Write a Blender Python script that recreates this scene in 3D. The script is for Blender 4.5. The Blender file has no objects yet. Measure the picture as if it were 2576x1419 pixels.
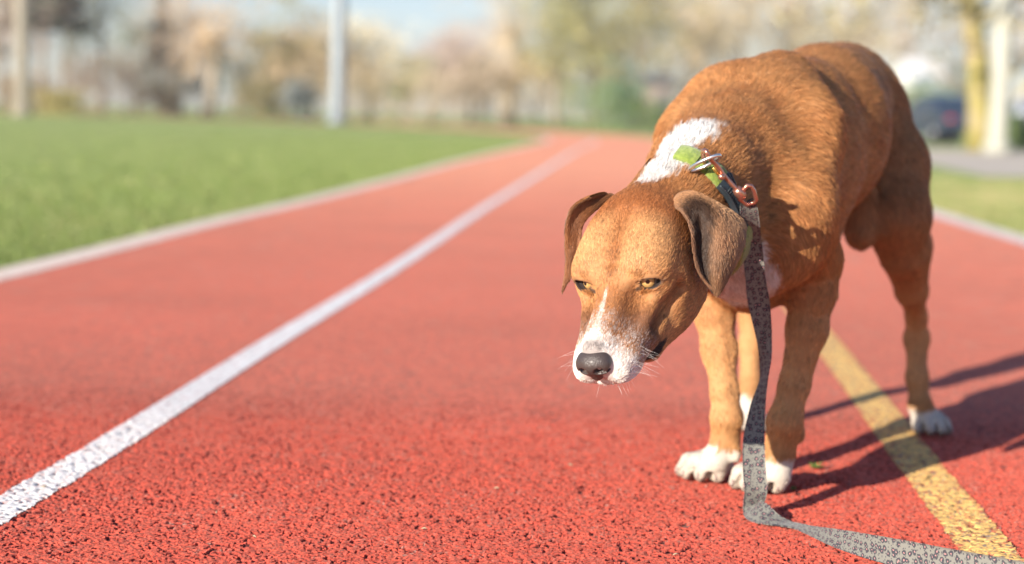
import bpy, bmesh, math, random
import numpy as np
from mathutils import Matrix, Vector

sc = bpy.context.scene
R = math.radians
# ---------------------------------------------------------------- camera
F, CX, CY, H = 4293.3, 1288.0, 709.5, 0.5          # focal length and centre in survey pixels, lens height in m
ROLL, TH = R(1.5), math.atan((709.5 - 289.3) / 4293.3)
_c, _s, _cr, _sr = math.cos(TH), math.sin(TH), math.cos(ROLL), math.sin(ROLL)
_R0, _U0, FW = np.array([1., 0, 0]), np.array([0, _s, _c]), np.array([0, _c, -_s])
RT, UP = _cr*_R0 + _sr*_U0, -_sr*_R0 + _cr*_U0
EYE = np.array([0, 0, H])
def _ray(x, y): return FW + RT*(x-CX)/F + UP*(CY-y)/F
def W(x, y, Y):                                       # survey point at world depth Y
    d = _ray(x, y); return EYE + d*Y/d[1]
def G(x, y, z=0.0):                                   # survey point on the level z
    d = _ray(x, y); return EYE + d*(z-H)/d[2]
cam_d = bpy.data.cameras.new('camera'); cam = bpy.data.objects.new('camera', cam_d)
sc.collection.objects.link(cam); sc.camera = cam
cam_d.sensor_width = 36; cam_d.lens = 60; cam_d.clip_start = 0.05; cam_d.clip_end = 3000
cam.matrix_world = Matrix(((RT[0], UP[0], -FW[0], EYE[0]), (RT[1], UP[1], -FW[1], EYE[1]), (RT[2], UP[2], -FW[2], EYE[2]), (0, 0, 0, 1)))
cam_d.dof.use_dof = True; cam_d.dof.focus_distance = 1.93; cam_d.dof.aperture_fstop = 2.9
# ---------------------------------------------------------------- world, sun, exposure
SUN_EL, SUN_TRAVEL = R(19.5), (0.63, 0.777)            # travel direction of the light over the ground
world = bpy.data.worlds.new('World'); sc.world = world; world.use_nodes = True
nt = world.node_tree; nt.nodes.clear()
sky = nt.nodes.new('ShaderNodeTexSky'); sky.sky_type = 'NISHITA'; sky.sun_disc = False
sky.sun_elevation = SUN_EL; sky.sun_rotation = math.atan2(-SUN_TRAVEL[0], -SUN_TRAVEL[1])
sky.air_density = 1.0; sky.dust_density = 0.4; sky.ozone_density = 1.5
bg = nt.nodes.new('ShaderNodeBackground'); bg.inputs['Strength'].default_value = 0.066
wo = nt.nodes.new('ShaderNodeOutputWorld')
tint = nt.nodes.new('ShaderNodeMixRGB'); tint.blend_type = 'MULTIPLY'; tint.inputs[0].default_value = 1; tint.inputs[2].default_value = (.84, .93, 1.18, 1)
nt.links.new(sky.outputs[0], tint.inputs[1]); nt.links.new(tint.outputs[0], bg.inputs[0]); nt.links.new(bg.outputs[0], wo.inputs[0])
sun_d = bpy.data.lights.new('sun', 'SUN'); sun = bpy.data.objects.new('sun', sun_d); sc.collection.objects.link(sun)
sun_d.energy = 4.5; sun_d.angle = R(0.5); sun_d.color = (1.0, 0.90, 0.77)
_d = Vector((SUN_TRAVEL[0]*math.cos(SUN_EL), SUN_TRAVEL[1]*math.cos(SUN_EL), -math.sin(SUN_EL)))
sun.rotation_euler = _d.to_track_quat('-Z', 'Y').to_euler()
sc.view_settings.view_transform = 'Standard'; sc.view_settings.look = 'None'
sc.view_settings.gamma = 1; sc.view_settings.exposure = 1.02
sc.render.engine = 'CYCLES'
sc.cycles.use_denoising = True
sc.cycles.max_bounces = 6; sc.cycles.diffuse_bounces = 3; sc.cycles.transparent_max_bounces = 8
sc.cycles_curves.shape = 'RIBBONS'; sc.cycles_curves.subdivisions = 2

rng = np.random.default_rng(7); random.seed(7)
C = sc.collection
# ---------------------------------------------------------------- helpers
def mat(name, col=(.5, .5, .5), rough=.7, **kw):
    m = bpy.data.materials.new(name); m.use_nodes = True
    b = m.node_tree.nodes['Principled BSDF']
    b.inputs['Base Color'].default_value = (*col, 1); b.inputs['Roughness'].default_value = rough
    for k, v in kw.items(): b.inputs[k.replace('_', ' ')].default_value = v
    return m
def N(m, t, **kw):
    n = m.node_tree.nodes.new(t)
    for k, v in kw.items():
        if k.startswith('i_'): n.inputs[k[2:].replace('_', ' ')].default_value = v
        else: setattr(n, k, v)
    return n
def LK(m, a, b): m.node_tree.links.new(a, b)
def BS(m): return m.node_tree.nodes['Principled BSDF']
def ramp(m, stops, interp='LINEAR'):
    r = N(m, 'ShaderNodeValToRGB'); r.color_ramp.interpolation = interp
    e = r.color_ramp.elements
    while len(e) < len(stops): e.new(.5)
    for k, (p, c) in enumerate(stops): e[k].position = p; e[k].color = (*c, 1)
    return r
def vary(m, scale, cols, detail=4, bump=0.0, coord='Object', bscale=None):
    """colour from fractal noise between cols, with optional bump"""
    tc = N(m, 'ShaderNodeTexCoord'); n = N(m, 'ShaderNodeTexNoise'); n.inputs['Scale'].default_value = scale; n.inputs['Detail'].default_value = detail
    LK(m, tc.outputs[coord], n.inputs['Vector'])
    k = len(cols); r = ramp(m, [(.32+.36*i/(k-1), c) for i, c in enumerate(cols)])
    LK(m, n.outputs['Fac'], r.inputs['Fac']); LK(m, r.outputs['Color'], BS(m).inputs['Base Color'])
    if bump:
        n2 = N(m, 'ShaderNodeTexNoise'); n2.inputs['Scale'].default_value = bscale or scale*4; n2.inputs['Detail'].default_value = 3
        LK(m, tc.outputs[coord], n2.inputs['Vector'])
        b = N(m, 'ShaderNodeBump'); b.inputs['Strength'].default_value = bump; b.inputs['Distance'].default_value = .02
        LK(m, n2.outputs['Fac'], b.inputs['Height']); LK(m, b.outputs['Normal'], BS(m).inputs['Normal'])
    return m
def mesh_np(name, V, Fc, m, parent=None, smooth=True, cols=None, uv=None):
    """V (n,3), Fc (m,k) arrays -> linked mesh object"""
    V = np.asarray(V, dtype=np.float32); Fc = np.asarray(Fc, dtype=np.int32)
    me = bpy.data.meshes.new(name); me.vertices.add(len(V)); me.vertices.foreach_set('co', V.ravel())
    k = Fc.shape[1]; me.loops.add(Fc.size); me.loops.foreach_set('vertex_index', Fc.ravel())
    me.polygons.add(len(Fc)); me.polygons.foreach_set('loop_start', np.arange(0, Fc.size, k, dtype=np.int32))
    me.polygons.foreach_set('loop_total', np.full(len(Fc), k, dtype=np.int32))
    me.polygons.foreach_set('use_smooth', np.full(len(Fc), smooth))
    me.update(calc_edges=True)
    if cols is not None:
        a = me.color_attributes.new('col', 'FLOAT_COLOR', 'POINT')
        a.data.foreach_set('color', np.concatenate([cols, np.ones((len(cols), 1))], 1).astype(np.float32).ravel())
    if uv is not None:
        u = me.uv_layers.new(name='uv'); u.data.foreach_set('uv', np.asarray(uv, dtype=np.float32)[Fc.ravel()].ravel())
    if m: me.materials.append(m)
    o = bpy.data.objects.new(name, me); C.objects.link(o)
    if parent: o.parent = parent
    return o
def grid_faces(nu, nv, wrap_v=False, off=0):
    i = np.arange(nu-1)[:, None]; j = np.arange(nv if wrap_v else nv-1)[None, :]
    j2 = (j+1) % nv
    return np.stack([i*nv+j+0*j2, (i+1)*nv+j+0*j2, (i+1)*nv+j2, i*nv+j2+0*j], -1).reshape(-1, 4) + off
class MB:                                             # gathers pieces of ONE part
    def __init__(s): s.V, s.F, s.n, s.c = [], [], 0, []
    def add(s, V, Fq, col=None):
        V = np.asarray(V, float); Fq = np.asarray(Fq, int)
        if Fq.shape[1] == 3: Fq = np.concatenate([Fq, Fq[:, 2:3]], 1)
        s.V.append(V); s.F.append(Fq+s.n); s.n += len(V)
        s.c.append(np.tile(col if col is not None else (1, 1, 1), (len(V), 1)).astype(float) if col is None or np.ndim(col) == 1 else col)
        return s
    def tube(s, pts, rad, seg=8, cap=True, col=None):
        pts = np.asarray(pts, float); n = len(pts); rad = np.broadcast_to(np.asarray(rad, float), (n,))
        T = np.gradient(pts, axis=0); T /= np.linalg.norm(T, axis=1, keepdims=True)+1e-12
        a = np.array([0, 0, 1.]) if abs(T[0, 2]) < .8 else np.array([1., 0, 0])
        V = []
        x = np.cross(T[0], a); x /= np.linalg.norm(x)
        for i in range(n):
            x = x - T[i]*np.dot(x, T[i]); x /= np.linalg.norm(x); y = np.cross(T[i], x)
            th = np.arange(seg)*2*math.pi/seg
            V.append(pts[i] + rad[i]*(np.cos(th)[:, None]*x + np.sin(th)[:, None]*y))
        V = np.concatenate(V); Fq = grid_faces(n, seg, True)
        if cap:
            V = np.concatenate([V, pts[:1], pts[-1:]]); e = []
            for j in range(seg):
                e.append((n*seg, j, (j+1) % seg, (j+1) % seg)); e.append((n*seg+1, (n-1)*seg+(j+1) % seg, (n-1)*seg+j, (n-1)*seg+j))
            e = np.array(e)
            Fq = np.concatenate([Fq, e])
        return s.add(V, Fq, col)
    def box(s, x0, x1, y0, y1, z0, z1, col=None):
        V = [(x, y, z) for x in (x0, x1) for y in (y0, y1) for z in (z0, z1)]
        return s.add(V, [(0, 1, 3, 2), (4, 6, 7, 5), (0, 4, 5, 1), (2, 3, 7, 6), (0, 2, 6, 4), (1, 5, 7, 3)], col)
    def ball(s, c, r, nu=12, nv=16, fr=None, col=None):
        u = np.linspace(0.0, math.pi, nu); v = np.arange(nv)*2*math.pi/nv
        P = np.stack([np.sin(u)[:, None]*np.cos(v), np.sin(u)[:, None]*np.sin(v), np.cos(u)[:, None]+0*v], -1).reshape(-1, 3)
        P = P*np.asarray(r)
        if fr is not None: P = P @ np.asarray(fr)
        return s.add(P+np.asarray(c), grid_faces(nu, nv, True), col)
    def build(s, name, m, parent=None, smooth=True, merge=0):
        V, Fq = np.concatenate(s.V), np.concatenate(s.F)
        me = bpy.data.meshes.new(name)
        tri = Fq[:, 2] == Fq[:, 3]
        faces = [tuple(f) for f in Fq[~tri].tolist()] + [tuple(f[:3]) for f in Fq[tri].tolist()]
        me.from_pydata(V.tolist(), [], faces); me.polygons.foreach_set('use_smooth', np.full(len(me.polygons), smooth))
        a = me.color_attributes.new('col', 'FLOAT_COLOR', 'POINT')
        a.data.foreach_set('color', np.concatenate([np.concatenate(s.c), np.ones((len(V), 1))], 1).astype(np.float32).ravel())
        if m: me.materials.append(m)
        me.update()
        o = bpy.data.objects.new(name, me); C.objects.link(o)
        if parent: o.parent = parent
        return o
def tag(o, label=None, cat=None, group=None, kind=None):
    if label: o['label'] = label
    if cat: o['category'] = cat
    if group: o['group'] = group
    if kind: o['kind'] = kind
    return o
def empty(name, loc, label, cat, group=None):
    o = bpy.data.objects.new(name, None); C.objects.link(o); o.location = loc; o.empty_display_size = .1
    o['_loc'] = list(map(float, loc)); tag(o, label, cat, group); return o
def rebase(root):
    """children were built in world coordinates: keep them there under a root that stands at the thing's base"""
    inv = Matrix.Translation(-Vector(root['_loc']))
    for ch in root.children: ch.matrix_parent_inverse = inv
    del root['_loc']
def smooth(a, b, x):
    t = np.clip((x-a)/(b-a), 0, 1); return t*t*(3-2*t)
def hash3(i, j, k=0):
    h = (i*374761393 + j*668265263 + k*1274126177) & 0xFFFFFFFF
    h = ((h ^ (h >> 13))*1274126177) & 0xFFFFFFFF
    return ((h ^ (h >> 16)) & 0xFFFF)/65535.0
def vnoise(x, y, z=None):
    """value noise 0..1"""
    x = np.asarray(x, float); y = np.asarray(y, float); z = np.zeros_like(x) if z is None else np.asarray(z, float)
    xi, yi, zi = (np.floor(q).astype(np.int64) for q in (x, y, z)); u, v, w = x-xi, y-yi, z-zi
    u, v, w = (q*q*(3-2*q) for q in (u, v, w)); o = 0
    for a in (0, 1):
        for b in (0, 1):
            for c in (0, 1):
                o = o + hash3(xi+a, yi+b, zi+c)*(u if a else 1-u)*(v if b else 1-v)*(w if c else 1-w)
    return o
# ================================================================ running track
def curve_pts(p): return np.array([G(x/1.59, y/1.59)[:2] for x, y in p])
cC = curve_pts([(0,2058),(388,1839),(882,1489),(1242,1278),(1590,1066),(1926,838),(2182,679.5),(2299,605),(2415,554)])
cL = curve_pts([(0,1100),(397,1005),(795,900),(1193,812),(1590,712),(1833,645),(2066,592),(2275,540)])
cY = curve_pts([(3917,2159),(3726,1915),(3460,1589),(3363,1426)])
cR = curve_pts([(4093,958),(3882,899),(3713,843)])
YF = 34.0
def extend(c, far):
    c = c[np.argsort(c[:, 1])]
    s0 = (c[1]-c[0])/(c[1, 1]-c[0, 1]); near = c[0]+s0*(-4-c[0, 1])
    return np.vstack([near, c, far])
xC = float(np.interp(YF, cC[:, 1], cC[:, 0]))
cC = extend(cC[cC[:, 1] < 33], [[xC, YF]])
cL = extend(cL[cL[:, 1] < 33], [[xC-1.0, YF]])
def c_at(Y): return np.interp(Y, cC[:, 1], cC[:, 0])
cY = extend(cY, [[c_at(8)+1.2, 8], [c_at(16)+1.2, 16], [xC+1.2, YF]])
cR = np.vstack([[c_at(-4)+2.42, -4], [c_at(3)+2.45, 3], cR[np.argsort(cR[:, 1])], [c_at(16)+2.5, 16], [xC+2.5, YF]])
_hd = (cC[-1]-cC[-2]); _hd /= np.linalg.norm(_hd)
ARC_R = 52.0; ARC_C = cC[-1] + np.array([-_hd[1], _hd[0]])*ARC_R
def line_xy(c, rows_y, ang):
    yy = np.linspace(-4, YF, 1500); xx = np.interp(yy, c[:, 1], c[:, 0])
    for _ in range(3):
        k = 41; xp = np.pad(xx, k//2, mode='reflect', reflect_type='odd'); xx = np.convolve(xp, np.ones(k)/k, 'valid')
    P = np.stack([np.interp(rows_y, yy, xx), rows_y], 1)
    e = c[-1]-ARC_C; r = np.linalg.norm(e); a0 = math.atan2(e[1], e[0])
    return np.vstack([P, ARC_C+r*np.stack([np.cos(a0+ang), np.sin(a0+ang)], 1)])
rows = list(np.arange(-4, 1.6, .4)) + list(np.arange(1.70, 2.7, .0019)); y = 2.7; st = .0019
while y < YF: rows.append(y); st *= 1.012; y += min(st, .8)
rows = np.array(rows+[YF]); ang = np.linspace(.02, 2.4, 60)
def crumb(x, y, full=False):
    """rubber crumbs: angular cells of random height and tilt, some of them missing -> height 0..1, pit mask, tone"""
    xw = x+.0022*(vnoise(x/.006, y/.006)-.5); yw = y+.0022*(vnoise(x/.006+40, y/.006+9)-.5); S_ = .0044
    gx, gy = xw/S_, yw/S_; ix, iy = np.floor(gx).astype(np.int64), np.floor(gy).astype(np.int64)
    best = np.full(x.shape, 9.); rnd = np.zeros(x.shape); dx_ = np.zeros(x.shape); dy_ = np.zeros(x.shape); r2 = np.zeros(x.shape)
    for a in (-1, 0, 1):
        for b in (-1, 0, 1):
            jx, jy = hash3(ix+a, iy+b, 1), hash3(ix+a, iy+b, 2); ex, ey = gx-(ix+a+jx), gy-(iy+b+jy); d = ex*ex+ey*ey; m = d < best
            best = np.where(m, d, best); rnd = np.where(m, hash3(ix+a, iy+b, 3), rnd); r2 = np.where(m, hash3(ix+a, iy+b, 4), r2); dx_ = np.where(m, ex, dx_); dy_ = np.where(m, ey, dy_)
    th = r2*6.283; cl = vnoise(x/.022+3, y/.022+8)*.6+vnoise(x/.09+3, y/.09+8)*.4
    hgt = .35+.5*rnd+.45*(np.cos(th)*dx_+np.sin(th)*dy_)-.25*best
    pit = np.clip((.215+.36*(cl-.38)-rnd)/.03, 0, 1)
    return hgt, pit, r2
def fade(y): return 1-smooth(2.15, 3.3, y)
A, B = line_xy(cL, rows, ang), line_xy(cR, rows, ang); nr = len(A)
tx = np.unique(np.concatenate([np.linspace(0, .15, 14), np.linspace(.15, .74, 1180), np.linspace(.74, 1, 24)]))
X = A[:, None, 0]+(B-A)[:, None, 0]*tx; Yy = A[:, None, 1]+(B-A)[:, None, 1]*tx
h, pit, rc_ = crumb(X, Yy); mk_ = (smooth(.15, .17, tx)*smooth(.74, .72, tx))[None]; fd = fade(Yy)*mk_; fc = (1-smooth(2.2, 4.8, Yy))*mk_*smooth(1.64, 1.74, Yy); fd = fd*smooth(1.64, 1.74, Yy)
und = .004*(vnoise(X/.35, Yy/.35)-.5)
Z = (h-.5)*.0025*fd - pit*.0024*fd + und*fd
tone = vnoise(X/.02+5, Yy/.02)[..., None]; tone2 = vnoise(X/.0031+50, Yy/.0031+2)[..., None]; patch = vnoise(X/.4+2, Yy/.4+7)[..., None]
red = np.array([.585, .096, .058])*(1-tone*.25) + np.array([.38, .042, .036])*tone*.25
red = red*(1-smooth(2.6, 18, Yy)[..., None])+np.array([.80, .285, .155])*smooth(2.6, 18, Yy)[..., None]  # paler with distance: the brightening at grazing view is painted into the rubber colour
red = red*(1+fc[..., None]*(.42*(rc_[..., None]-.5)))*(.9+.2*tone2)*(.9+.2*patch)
grit = np.clip((vnoise(X/.0035+80, Yy/.0035+60)-.80)/.1, 0, 1)[..., None]*np.clip((vnoise(X/.05+8, Yy/.05+6)-.42)*6, 0, 1)[..., None]
pm = (pit*(.86*fc+.22*(1-fc)))[..., None]
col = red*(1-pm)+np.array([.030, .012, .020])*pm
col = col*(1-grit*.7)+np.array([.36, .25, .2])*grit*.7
m_track = mat('red_rubber', (.5, .08, .06), .8, Specular_IOR_Level=.2, Sheen_Weight=.16, Sheen_Roughness=.5)
m_track.node_tree.nodes['Principled BSDF'].inputs['Sheen Tint'].default_value = (1, .55, .40, 1)
va = N(m_track, 'ShaderNodeVertexColor', layer_name='col')
tcs = N(m_track, 'ShaderNodeTexCoord'); ns = N(m_track, 'ShaderNodeTexNoise'); ns.inputs['Scale'].default_value = 95; ns.inputs['Detail'].default_value = 4; ns.inputs['Roughness'].default_value = .7; LK(m_track, tcs.outputs['Object'], ns.inputs['Vector'])
rs_ = ramp(m_track, [(.33, (.42, .34, .36)), (.45, (.95, .94, .94)), (.62, (1.08, 1.08, 1.08))]); LK(m_track, ns.outputs['Fac'], rs_.inputs['Fac'])
ms = N(m_track, 'ShaderNodeMixRGB', blend_type='MULTIPLY'); ms.inputs[0].default_value = 1; LK(m_track, va.outputs[0], ms.inputs[1]); LK(m_track, rs_.outputs[0], ms.inputs[2]); LK(m_track, ms.outputs[0], BS(m_track).inputs['Base Color'])
tcn = N(m_track, 'ShaderNodeTexCoord'); nz = N(m_track, 'ShaderNodeTexNoise'); nz.inputs['Scale'].default_value = 420; nz.inputs['Detail'].default_value = 3
LK(m_track, tcn.outputs['Object'], nz.inputs['Vector']); bp = N(m_track, 'ShaderNodeBump'); bp.inputs['Strength'].default_value = .55; bp.inputs['Distance'].default_value = .003
LK(m_track, nz.outputs['Fac'], bp.inputs['Height']); LK(m_track, bp.outputs['Normal'], BS(m_track).inputs['Normal'])
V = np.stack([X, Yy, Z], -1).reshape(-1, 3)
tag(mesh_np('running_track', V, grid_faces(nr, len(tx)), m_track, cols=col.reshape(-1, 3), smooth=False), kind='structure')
def paint_line(name, c, width, colr, label, lift=.0012, wear=.35, far_lift=.0015, nc=26, rough=.6):
    rr = rows; P = line_xy(c, rr, ang); T = np.gradient(P, axis=0); T /= np.linalg.norm(T, axis=1, keepdims=True)
    Nn = np.stack([T[:, 1], -T[:, 0]], 1)
    t = np.linspace(-.5, .5, nc)
    jag = (vnoise(P[:, 1]/.012, P[:, 0]*0+.5)-.5)*.006*fade(P[:, 1]); jag2 = (vnoise(P[:, 1]/.012, P[:, 0]*0+8.5)-.5)*.006*fade(P[:, 1])
    off = t[None]*width + np.where(t[None] < 0, jag[:, None], jag2[:, None])*np.abs(t[None])*2
    X = P[:, None, 0]+Nn[:, None, 0]*off; Y = P[:, None, 1]+Nn[:, None, 1]*off
    h, pit, rc_ = crumb(X, Y); fd = fade(Y)*(0 if 'border' in name else 1)*smooth(1.64, 1.74, Y); und = .004*(vnoise(X/.35, Y/.35)-.5)
    Z = (h-.5)*.0025*fd - pit*.0024*fd + und*fd + lift*fd + far_lift*(1-fd)
    w = (np.clip((pit-.35)*1.4, 0, 1)*(.12+.88*fd))[..., None]; n2 = vnoise(X/.004+20, Y/.004+20)[..., None]
    speck = np.clip((vnoise(X/.0032+120, Y/.0032+20)-.70)/.1, 0, 1)[..., None]*wear
    worn = np.clip((vnoise(X/.006+70, Y/.006+33)-.76+.16*np.abs(t)[None]**3*8)/.06, 0, 1)[..., None]*wear
    cc = np.array(colr)*(.88+.18*n2); cc = cc*(1-w)+np.array([.05, .045, .05])*w; cc = cc*(1-speck)+np.array([.16, .15, .17])*speck
    cc = cc*(1-worn)+np.array([.45, .09, .07])*worn
    if name not in MM:
        mm = MM[name] = mat('line_paint', colr, .8, Specular_IOR_Level=.15); va = N(mm, 'ShaderNodeVertexColor', layer_name='col'); LK(mm, va.outputs[0], BS(mm).inputs['Base Color'])
    o = mesh_np(name, np.stack([X, Y, Z], -1).reshape(-1, 3), grid_faces(nr, nc), MM[name], cols=cc.reshape(-1, 3))
    o['label'] = label; o['kind'] = 'structure'
MM = {}
paint_line('white_lane_line', cC, .060, (.92, .89, .86), 'white painted line between the two left lanes')
paint_line('yellow_lane_line', cY, .070, (.95, .60, .20), 'yellow painted line behind the dog', wear=.8)
paint_line('white_track_border', cL, .13, (.93, .78, .66), 'pale border along the left field')
paint_line('white_track_border', cR, .14, (.90, .80, .73), 'pale border along the right verge')
# ================================================================ ground beyond the track
m_grass = vary(mat('grass_ground', rough=.95, Specular_IOR_Level=0.0), 1.6, [(.29, .38, .12), (.36, .43, .155), (.44, .48, .22)], 6, .5, bscale=60)
gx = np.concatenate([-np.geomspace(400, 8, 30), np.linspace(-7.5, 7.5, 61), np.geomspace(8, 400, 30)])
gy = np.concatenate([np.linspace(-40, -1, 10), np.linspace(0, 12, 49), np.geomspace(12.5, 900, 50)])
XX, YY = np.meshgrid(gx, gy, indexing='ij')
def ground_z(x, y): return -.022 + .0*x
tag(mesh_np('grass_field', np.stack([XX, YY, ground_z(XX, YY)], -1).reshape(-1, 3), grid_faces(len(gx), len(gy)), m_grass), kind='structure')
# blades of the field beside the left border and of the right verge
def blades(name, xs, ys, hh, label, dryness=.06):
    n = len(xs); a = rng.uniform(0, 2*math.pi, n); w = rng.uniform(.0025, .005, n); hgt = hh*rng.uniform(.5, 1.2, n); lean = rng.normal(0, .35, (n, 2))*hgt[:, None]
    p = np.stack([xs, ys, np.full(n, -.022)], 1); d = np.stack([np.cos(a), np.sin(a), 0*a], 1)*w[:, None]
    tip = p+np.stack([lean[:, 0], lean[:, 1], hgt], 1)
    V = np.stack([p-d, p+d, tip], 1).reshape(-1, 3); Fq = np.arange(3*n).reshape(-1, 3)
    g = rng.uniform(0, 1, n)[:, None]; cl = np.array([.13, .19, .035])*(1-g)+np.array([.25, .31, .09])*g
    dry = rng.uniform(0, 1, n)[:, None] < dryness*(.3+2.2*vnoise(xs/.5, ys/.8)[:, None]**2); cl = np.where(dry, np.array([.40, .34, .16]), cl)
    mg = mat(name, rough=.55); va = N(mg, 'ShaderNodeVertexColor', layer_name='col'); LK(mg, va.outputs[0], BS(mg).inputs['Base Color'])
    o = mesh_np(name, V, Fq, mg, cols=np.repeat(cl, 3, 0)); tag(o, label, 'grass', kind='stuff')
PL = line_xy(cL, rows, ang[:0]); PR = line_xy(cR, rows, ang[:0])
n = 130000; ys = 3.6*np.exp(rng.uniform(0, 2.2, n)**1.08); xs = np.interp(ys, PL[:, 1], PL[:, 0])-.085-np.abs(rng.exponential(1.0, n))*(.45+.2*(ys-3.6))
blades('field_grass', xs, ys, .034, 'short green grass of the field left of the track')
n = 50000; ys = 5.0*np.exp(rng.uniform(0, 1.25, n)); xs = np.interp(ys, PR[:, 1], PR[:, 0])+.085+np.abs(rng.exponential(1.0, n))*(.5+.2*(ys-5))
blades('verge_grass', xs, ys, .034, 'patchy green grass between the track and the footpath', .45)
# ================================================================ dog: one implicit surface meshed by surface nets
HS = .01085                                           # head unit in m
HO = W(1540.7, 689.5, 1.93)                           # on the bridge between the eyes
HM = np.array([[-.305, -.717, -.627], [.884, -.458, .094], [-.355, -.525, .773]])
HM[0] /= np.linalg.norm(HM[0]); HM[1] -= HM[0]*(HM[0] @ HM[1]); HM[1] /= np.linalg.norm(HM[1]); HM[2] = np.cross(HM[0], HM[1])
hf, hs, hu = HM                                       # rows: forward, left, up
def h2w(f, s, u): return HO + (f*hf+s*hs+u*hu)*HS     # head coordinates, about 1 cm each
BF = np.array([-.42, -.907, 0]); BL = np.array([.907, -.42, 0]); BU = np.array([0, 0, 1.])   # trunk: forward, left, up
PR_ = []                                              # primitives
def cap(a, ra, b, rb, k=.02, flow=None, fr=None, sc=None, op='+', tagn=''):
    """round cone; fr (3x3 rows) and sc stretch its section"""
    PR_.append(dict(a=np.asarray(a, float), b=np.asarray(b, float), ra=ra, rb=rb, k=k, fr=fr, sc=sc, op=op, flow=flow if flow is not None else np.asarray(b, float)-np.asarray(a, float), t=tagn))
def ell(c, r, fr=None, k=.02, op='+', flow=(0, 0, -1), tagn=''):
    r = np.asarray(r, float); m = r.min(); cap(c, m, np.asarray(c)+1e-9, m, k, np.asarray(flow, float), fr if fr is not None else np.eye(3), m/r, op, tagn)
def sdf(p, P):
    a, b = p['a'], p['b']; q = P-a; ab = b-a
    if p['fr'] is not None:
        q = (q @ p['fr'].T)*p['sc']; ab = (p['fr'] @ ab)*p['sc']
    L2 = ab @ ab
    t = np.clip((q @ ab)/(L2+1e-12), 0, 1) if L2 > 1e-14 else np.zeros(q.shape[:-1])
    d = np.linalg.norm(q-t[..., None]*ab, axis=-1)-(p['ra']+(p['rb']-p['ra'])*t)
    return d*(1 if p['sc'] is None else float(np.clip(1/np.max(p['sc']), 1, 1.6)))
def chain(pts, k=.02, op='+', **kw):
    for (a, ra), (b, rb) in zip(pts[:-1], pts[1:]): cap(a, ra, b, rb, k, op=op, **kw)
def px(x, y, Y, r): return (W(x, y, Y), r*Y/F)        # centre and radius read off in survey pixels
BFR = np.array([BF, BL, BU])
# ---- trunk
st = [((1868, 500, 2.24), .082, .120), ((1905, 440, 2.34), .098, .148), ((1990, 400, 2.46), .092, .138), ((2060, 332, 2.57), .098, .113), ((2096, 277, 2.67), .080, .088), ((2112, 250, 2.75), .082, .090)]
for (c0, w0, h0), (c1, w1, h1) in zip(st[:-1], st[1:]):
    z = (h0/w0+h1/w1)/2; cap(W(*c0), w0, W(*c1), w1, .03, -BF+[0, 0, -.25], BFR, np.array([1, 1, 1/z]))
bf = -BF+np.array([0, 0, -.3])
chain([px(2140, 250, 2.80, 112), px(2158, 296, 2.84, 92)], .04, flow=bf)                       # rump
# left scapula, upper arm and right ones
chain([px(1972, 208, 2.37, 66), px(2008, 330, 2.30, 96), px(1990, 520, 2.22, 106)], .035, flow=-BF*.6+[0, 0, -.8])
chain([px(1985, 520, 2.22, 104), px(2035, 655, 2.31, 82)], .03)
chain([px(1812, 266, 2.36, 90), px(1776, 364, 2.33, 113), px(1800, 560, 2.26, 90)], .035, flow=-BF*.6+[0, 0, -.8])
chain([px(1800, 560, 2.26, 84), px(1812, 680, 2.36, 58)], .03)
ell(W(1880, 640, 2.23), (.055, .085, .05), BFR, .04)                                             # breast
cap(W(1890, 690, 2.32), .05, W(1980, 620, 2.5), .07, .04)                                        # sternum
# left fore leg
LFp = [px(2035, 655, 2.30, 76), px(2042, 730, 2.30, 60), px(2030, 830, 2.29, 49), px(1999, 965, 2.28, 36), px(1974, 1062, 2.27, 42), px(1966, 1112, 2.275, 34), px(1961, 1150, 2.275, 34), px(1952, 1195, 2.27, 33)]
chain(LFp, .012)
# right fore leg
RFp = [px(1812, 680, 2.36, 54), px(1797, 780, 2.36, 50), px(1809, 880, 2.345, 42), px(1823, 985, 2.33, 32), px(1828, 1050, 2.325, 37), px(1826, 1090, 2.33, 31), px(1823, 1118, 2.33, 32), px(1798, 1160, 2.325, 34)]
chain(RFp, .012)
# creases between the forearm muscles, wrist pads, dewclaws
for a, b in (((1834, 800, 2.325), (1848, 985, 2.310)), ((2000, 790, 2.262), (1988, 950, 2.252)), ((2052, 800, 2.262), (2022, 960, 2.258)), ((1792, 830, 2.322), (1812, 960, 2.312))): cap(W(*a), .0022, W(*b), .0016, .016, op='-')
ell(W(2004, 1088, 2.29), (.011, .011, .015), None, .010); ell(W(1850, 1140, 2.315), (.008, .009, .013), None, .006); ell(W(2084, 690, 2.345), (.014, .016, .022), None, .020)
# left hind leg
chain([px(2176, 310, 2.76, 112), px(2230, 420, 2.70, 94), px(2256, 540, 2.64, 72), px(2274, 640, 2.66, 54)], .035, flow=(0, 0, -1))
chain([px(2192, 385, 2.80, 98), px(2248, 480, 2.76, 74), px(2284, 620, 2.70, 46), px(2292, 690, 2.705, 34)], .03, flow=(0, 0, -1))
chain([px(2274, 640, 2.67, 56), px(2293, 730, 2.72, 37), px(2305, 795, 2.765, 23), px(2306, 850, 2.78, 28), px(2307, 950, 2.765, 24), px(2314, 1020, 2.755, 27)], .015)
# right hind leg
chain([px(2035, 330, 2.84, 100), px(1980, 455, 2.84, 78), px(1925, 590, 2.79, 52), px(1902, 700, 2.75, 40)], .03, flow=(0, 0, -1))
chain([px(1903, 700, 2.75, 40), px(1890, 790, 2.78, 30), px(1888, 870, 2.77, 27), px(1886, 960, 2.75, 23), px(1886, 1030, 2.74, 25)], .012)
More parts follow.
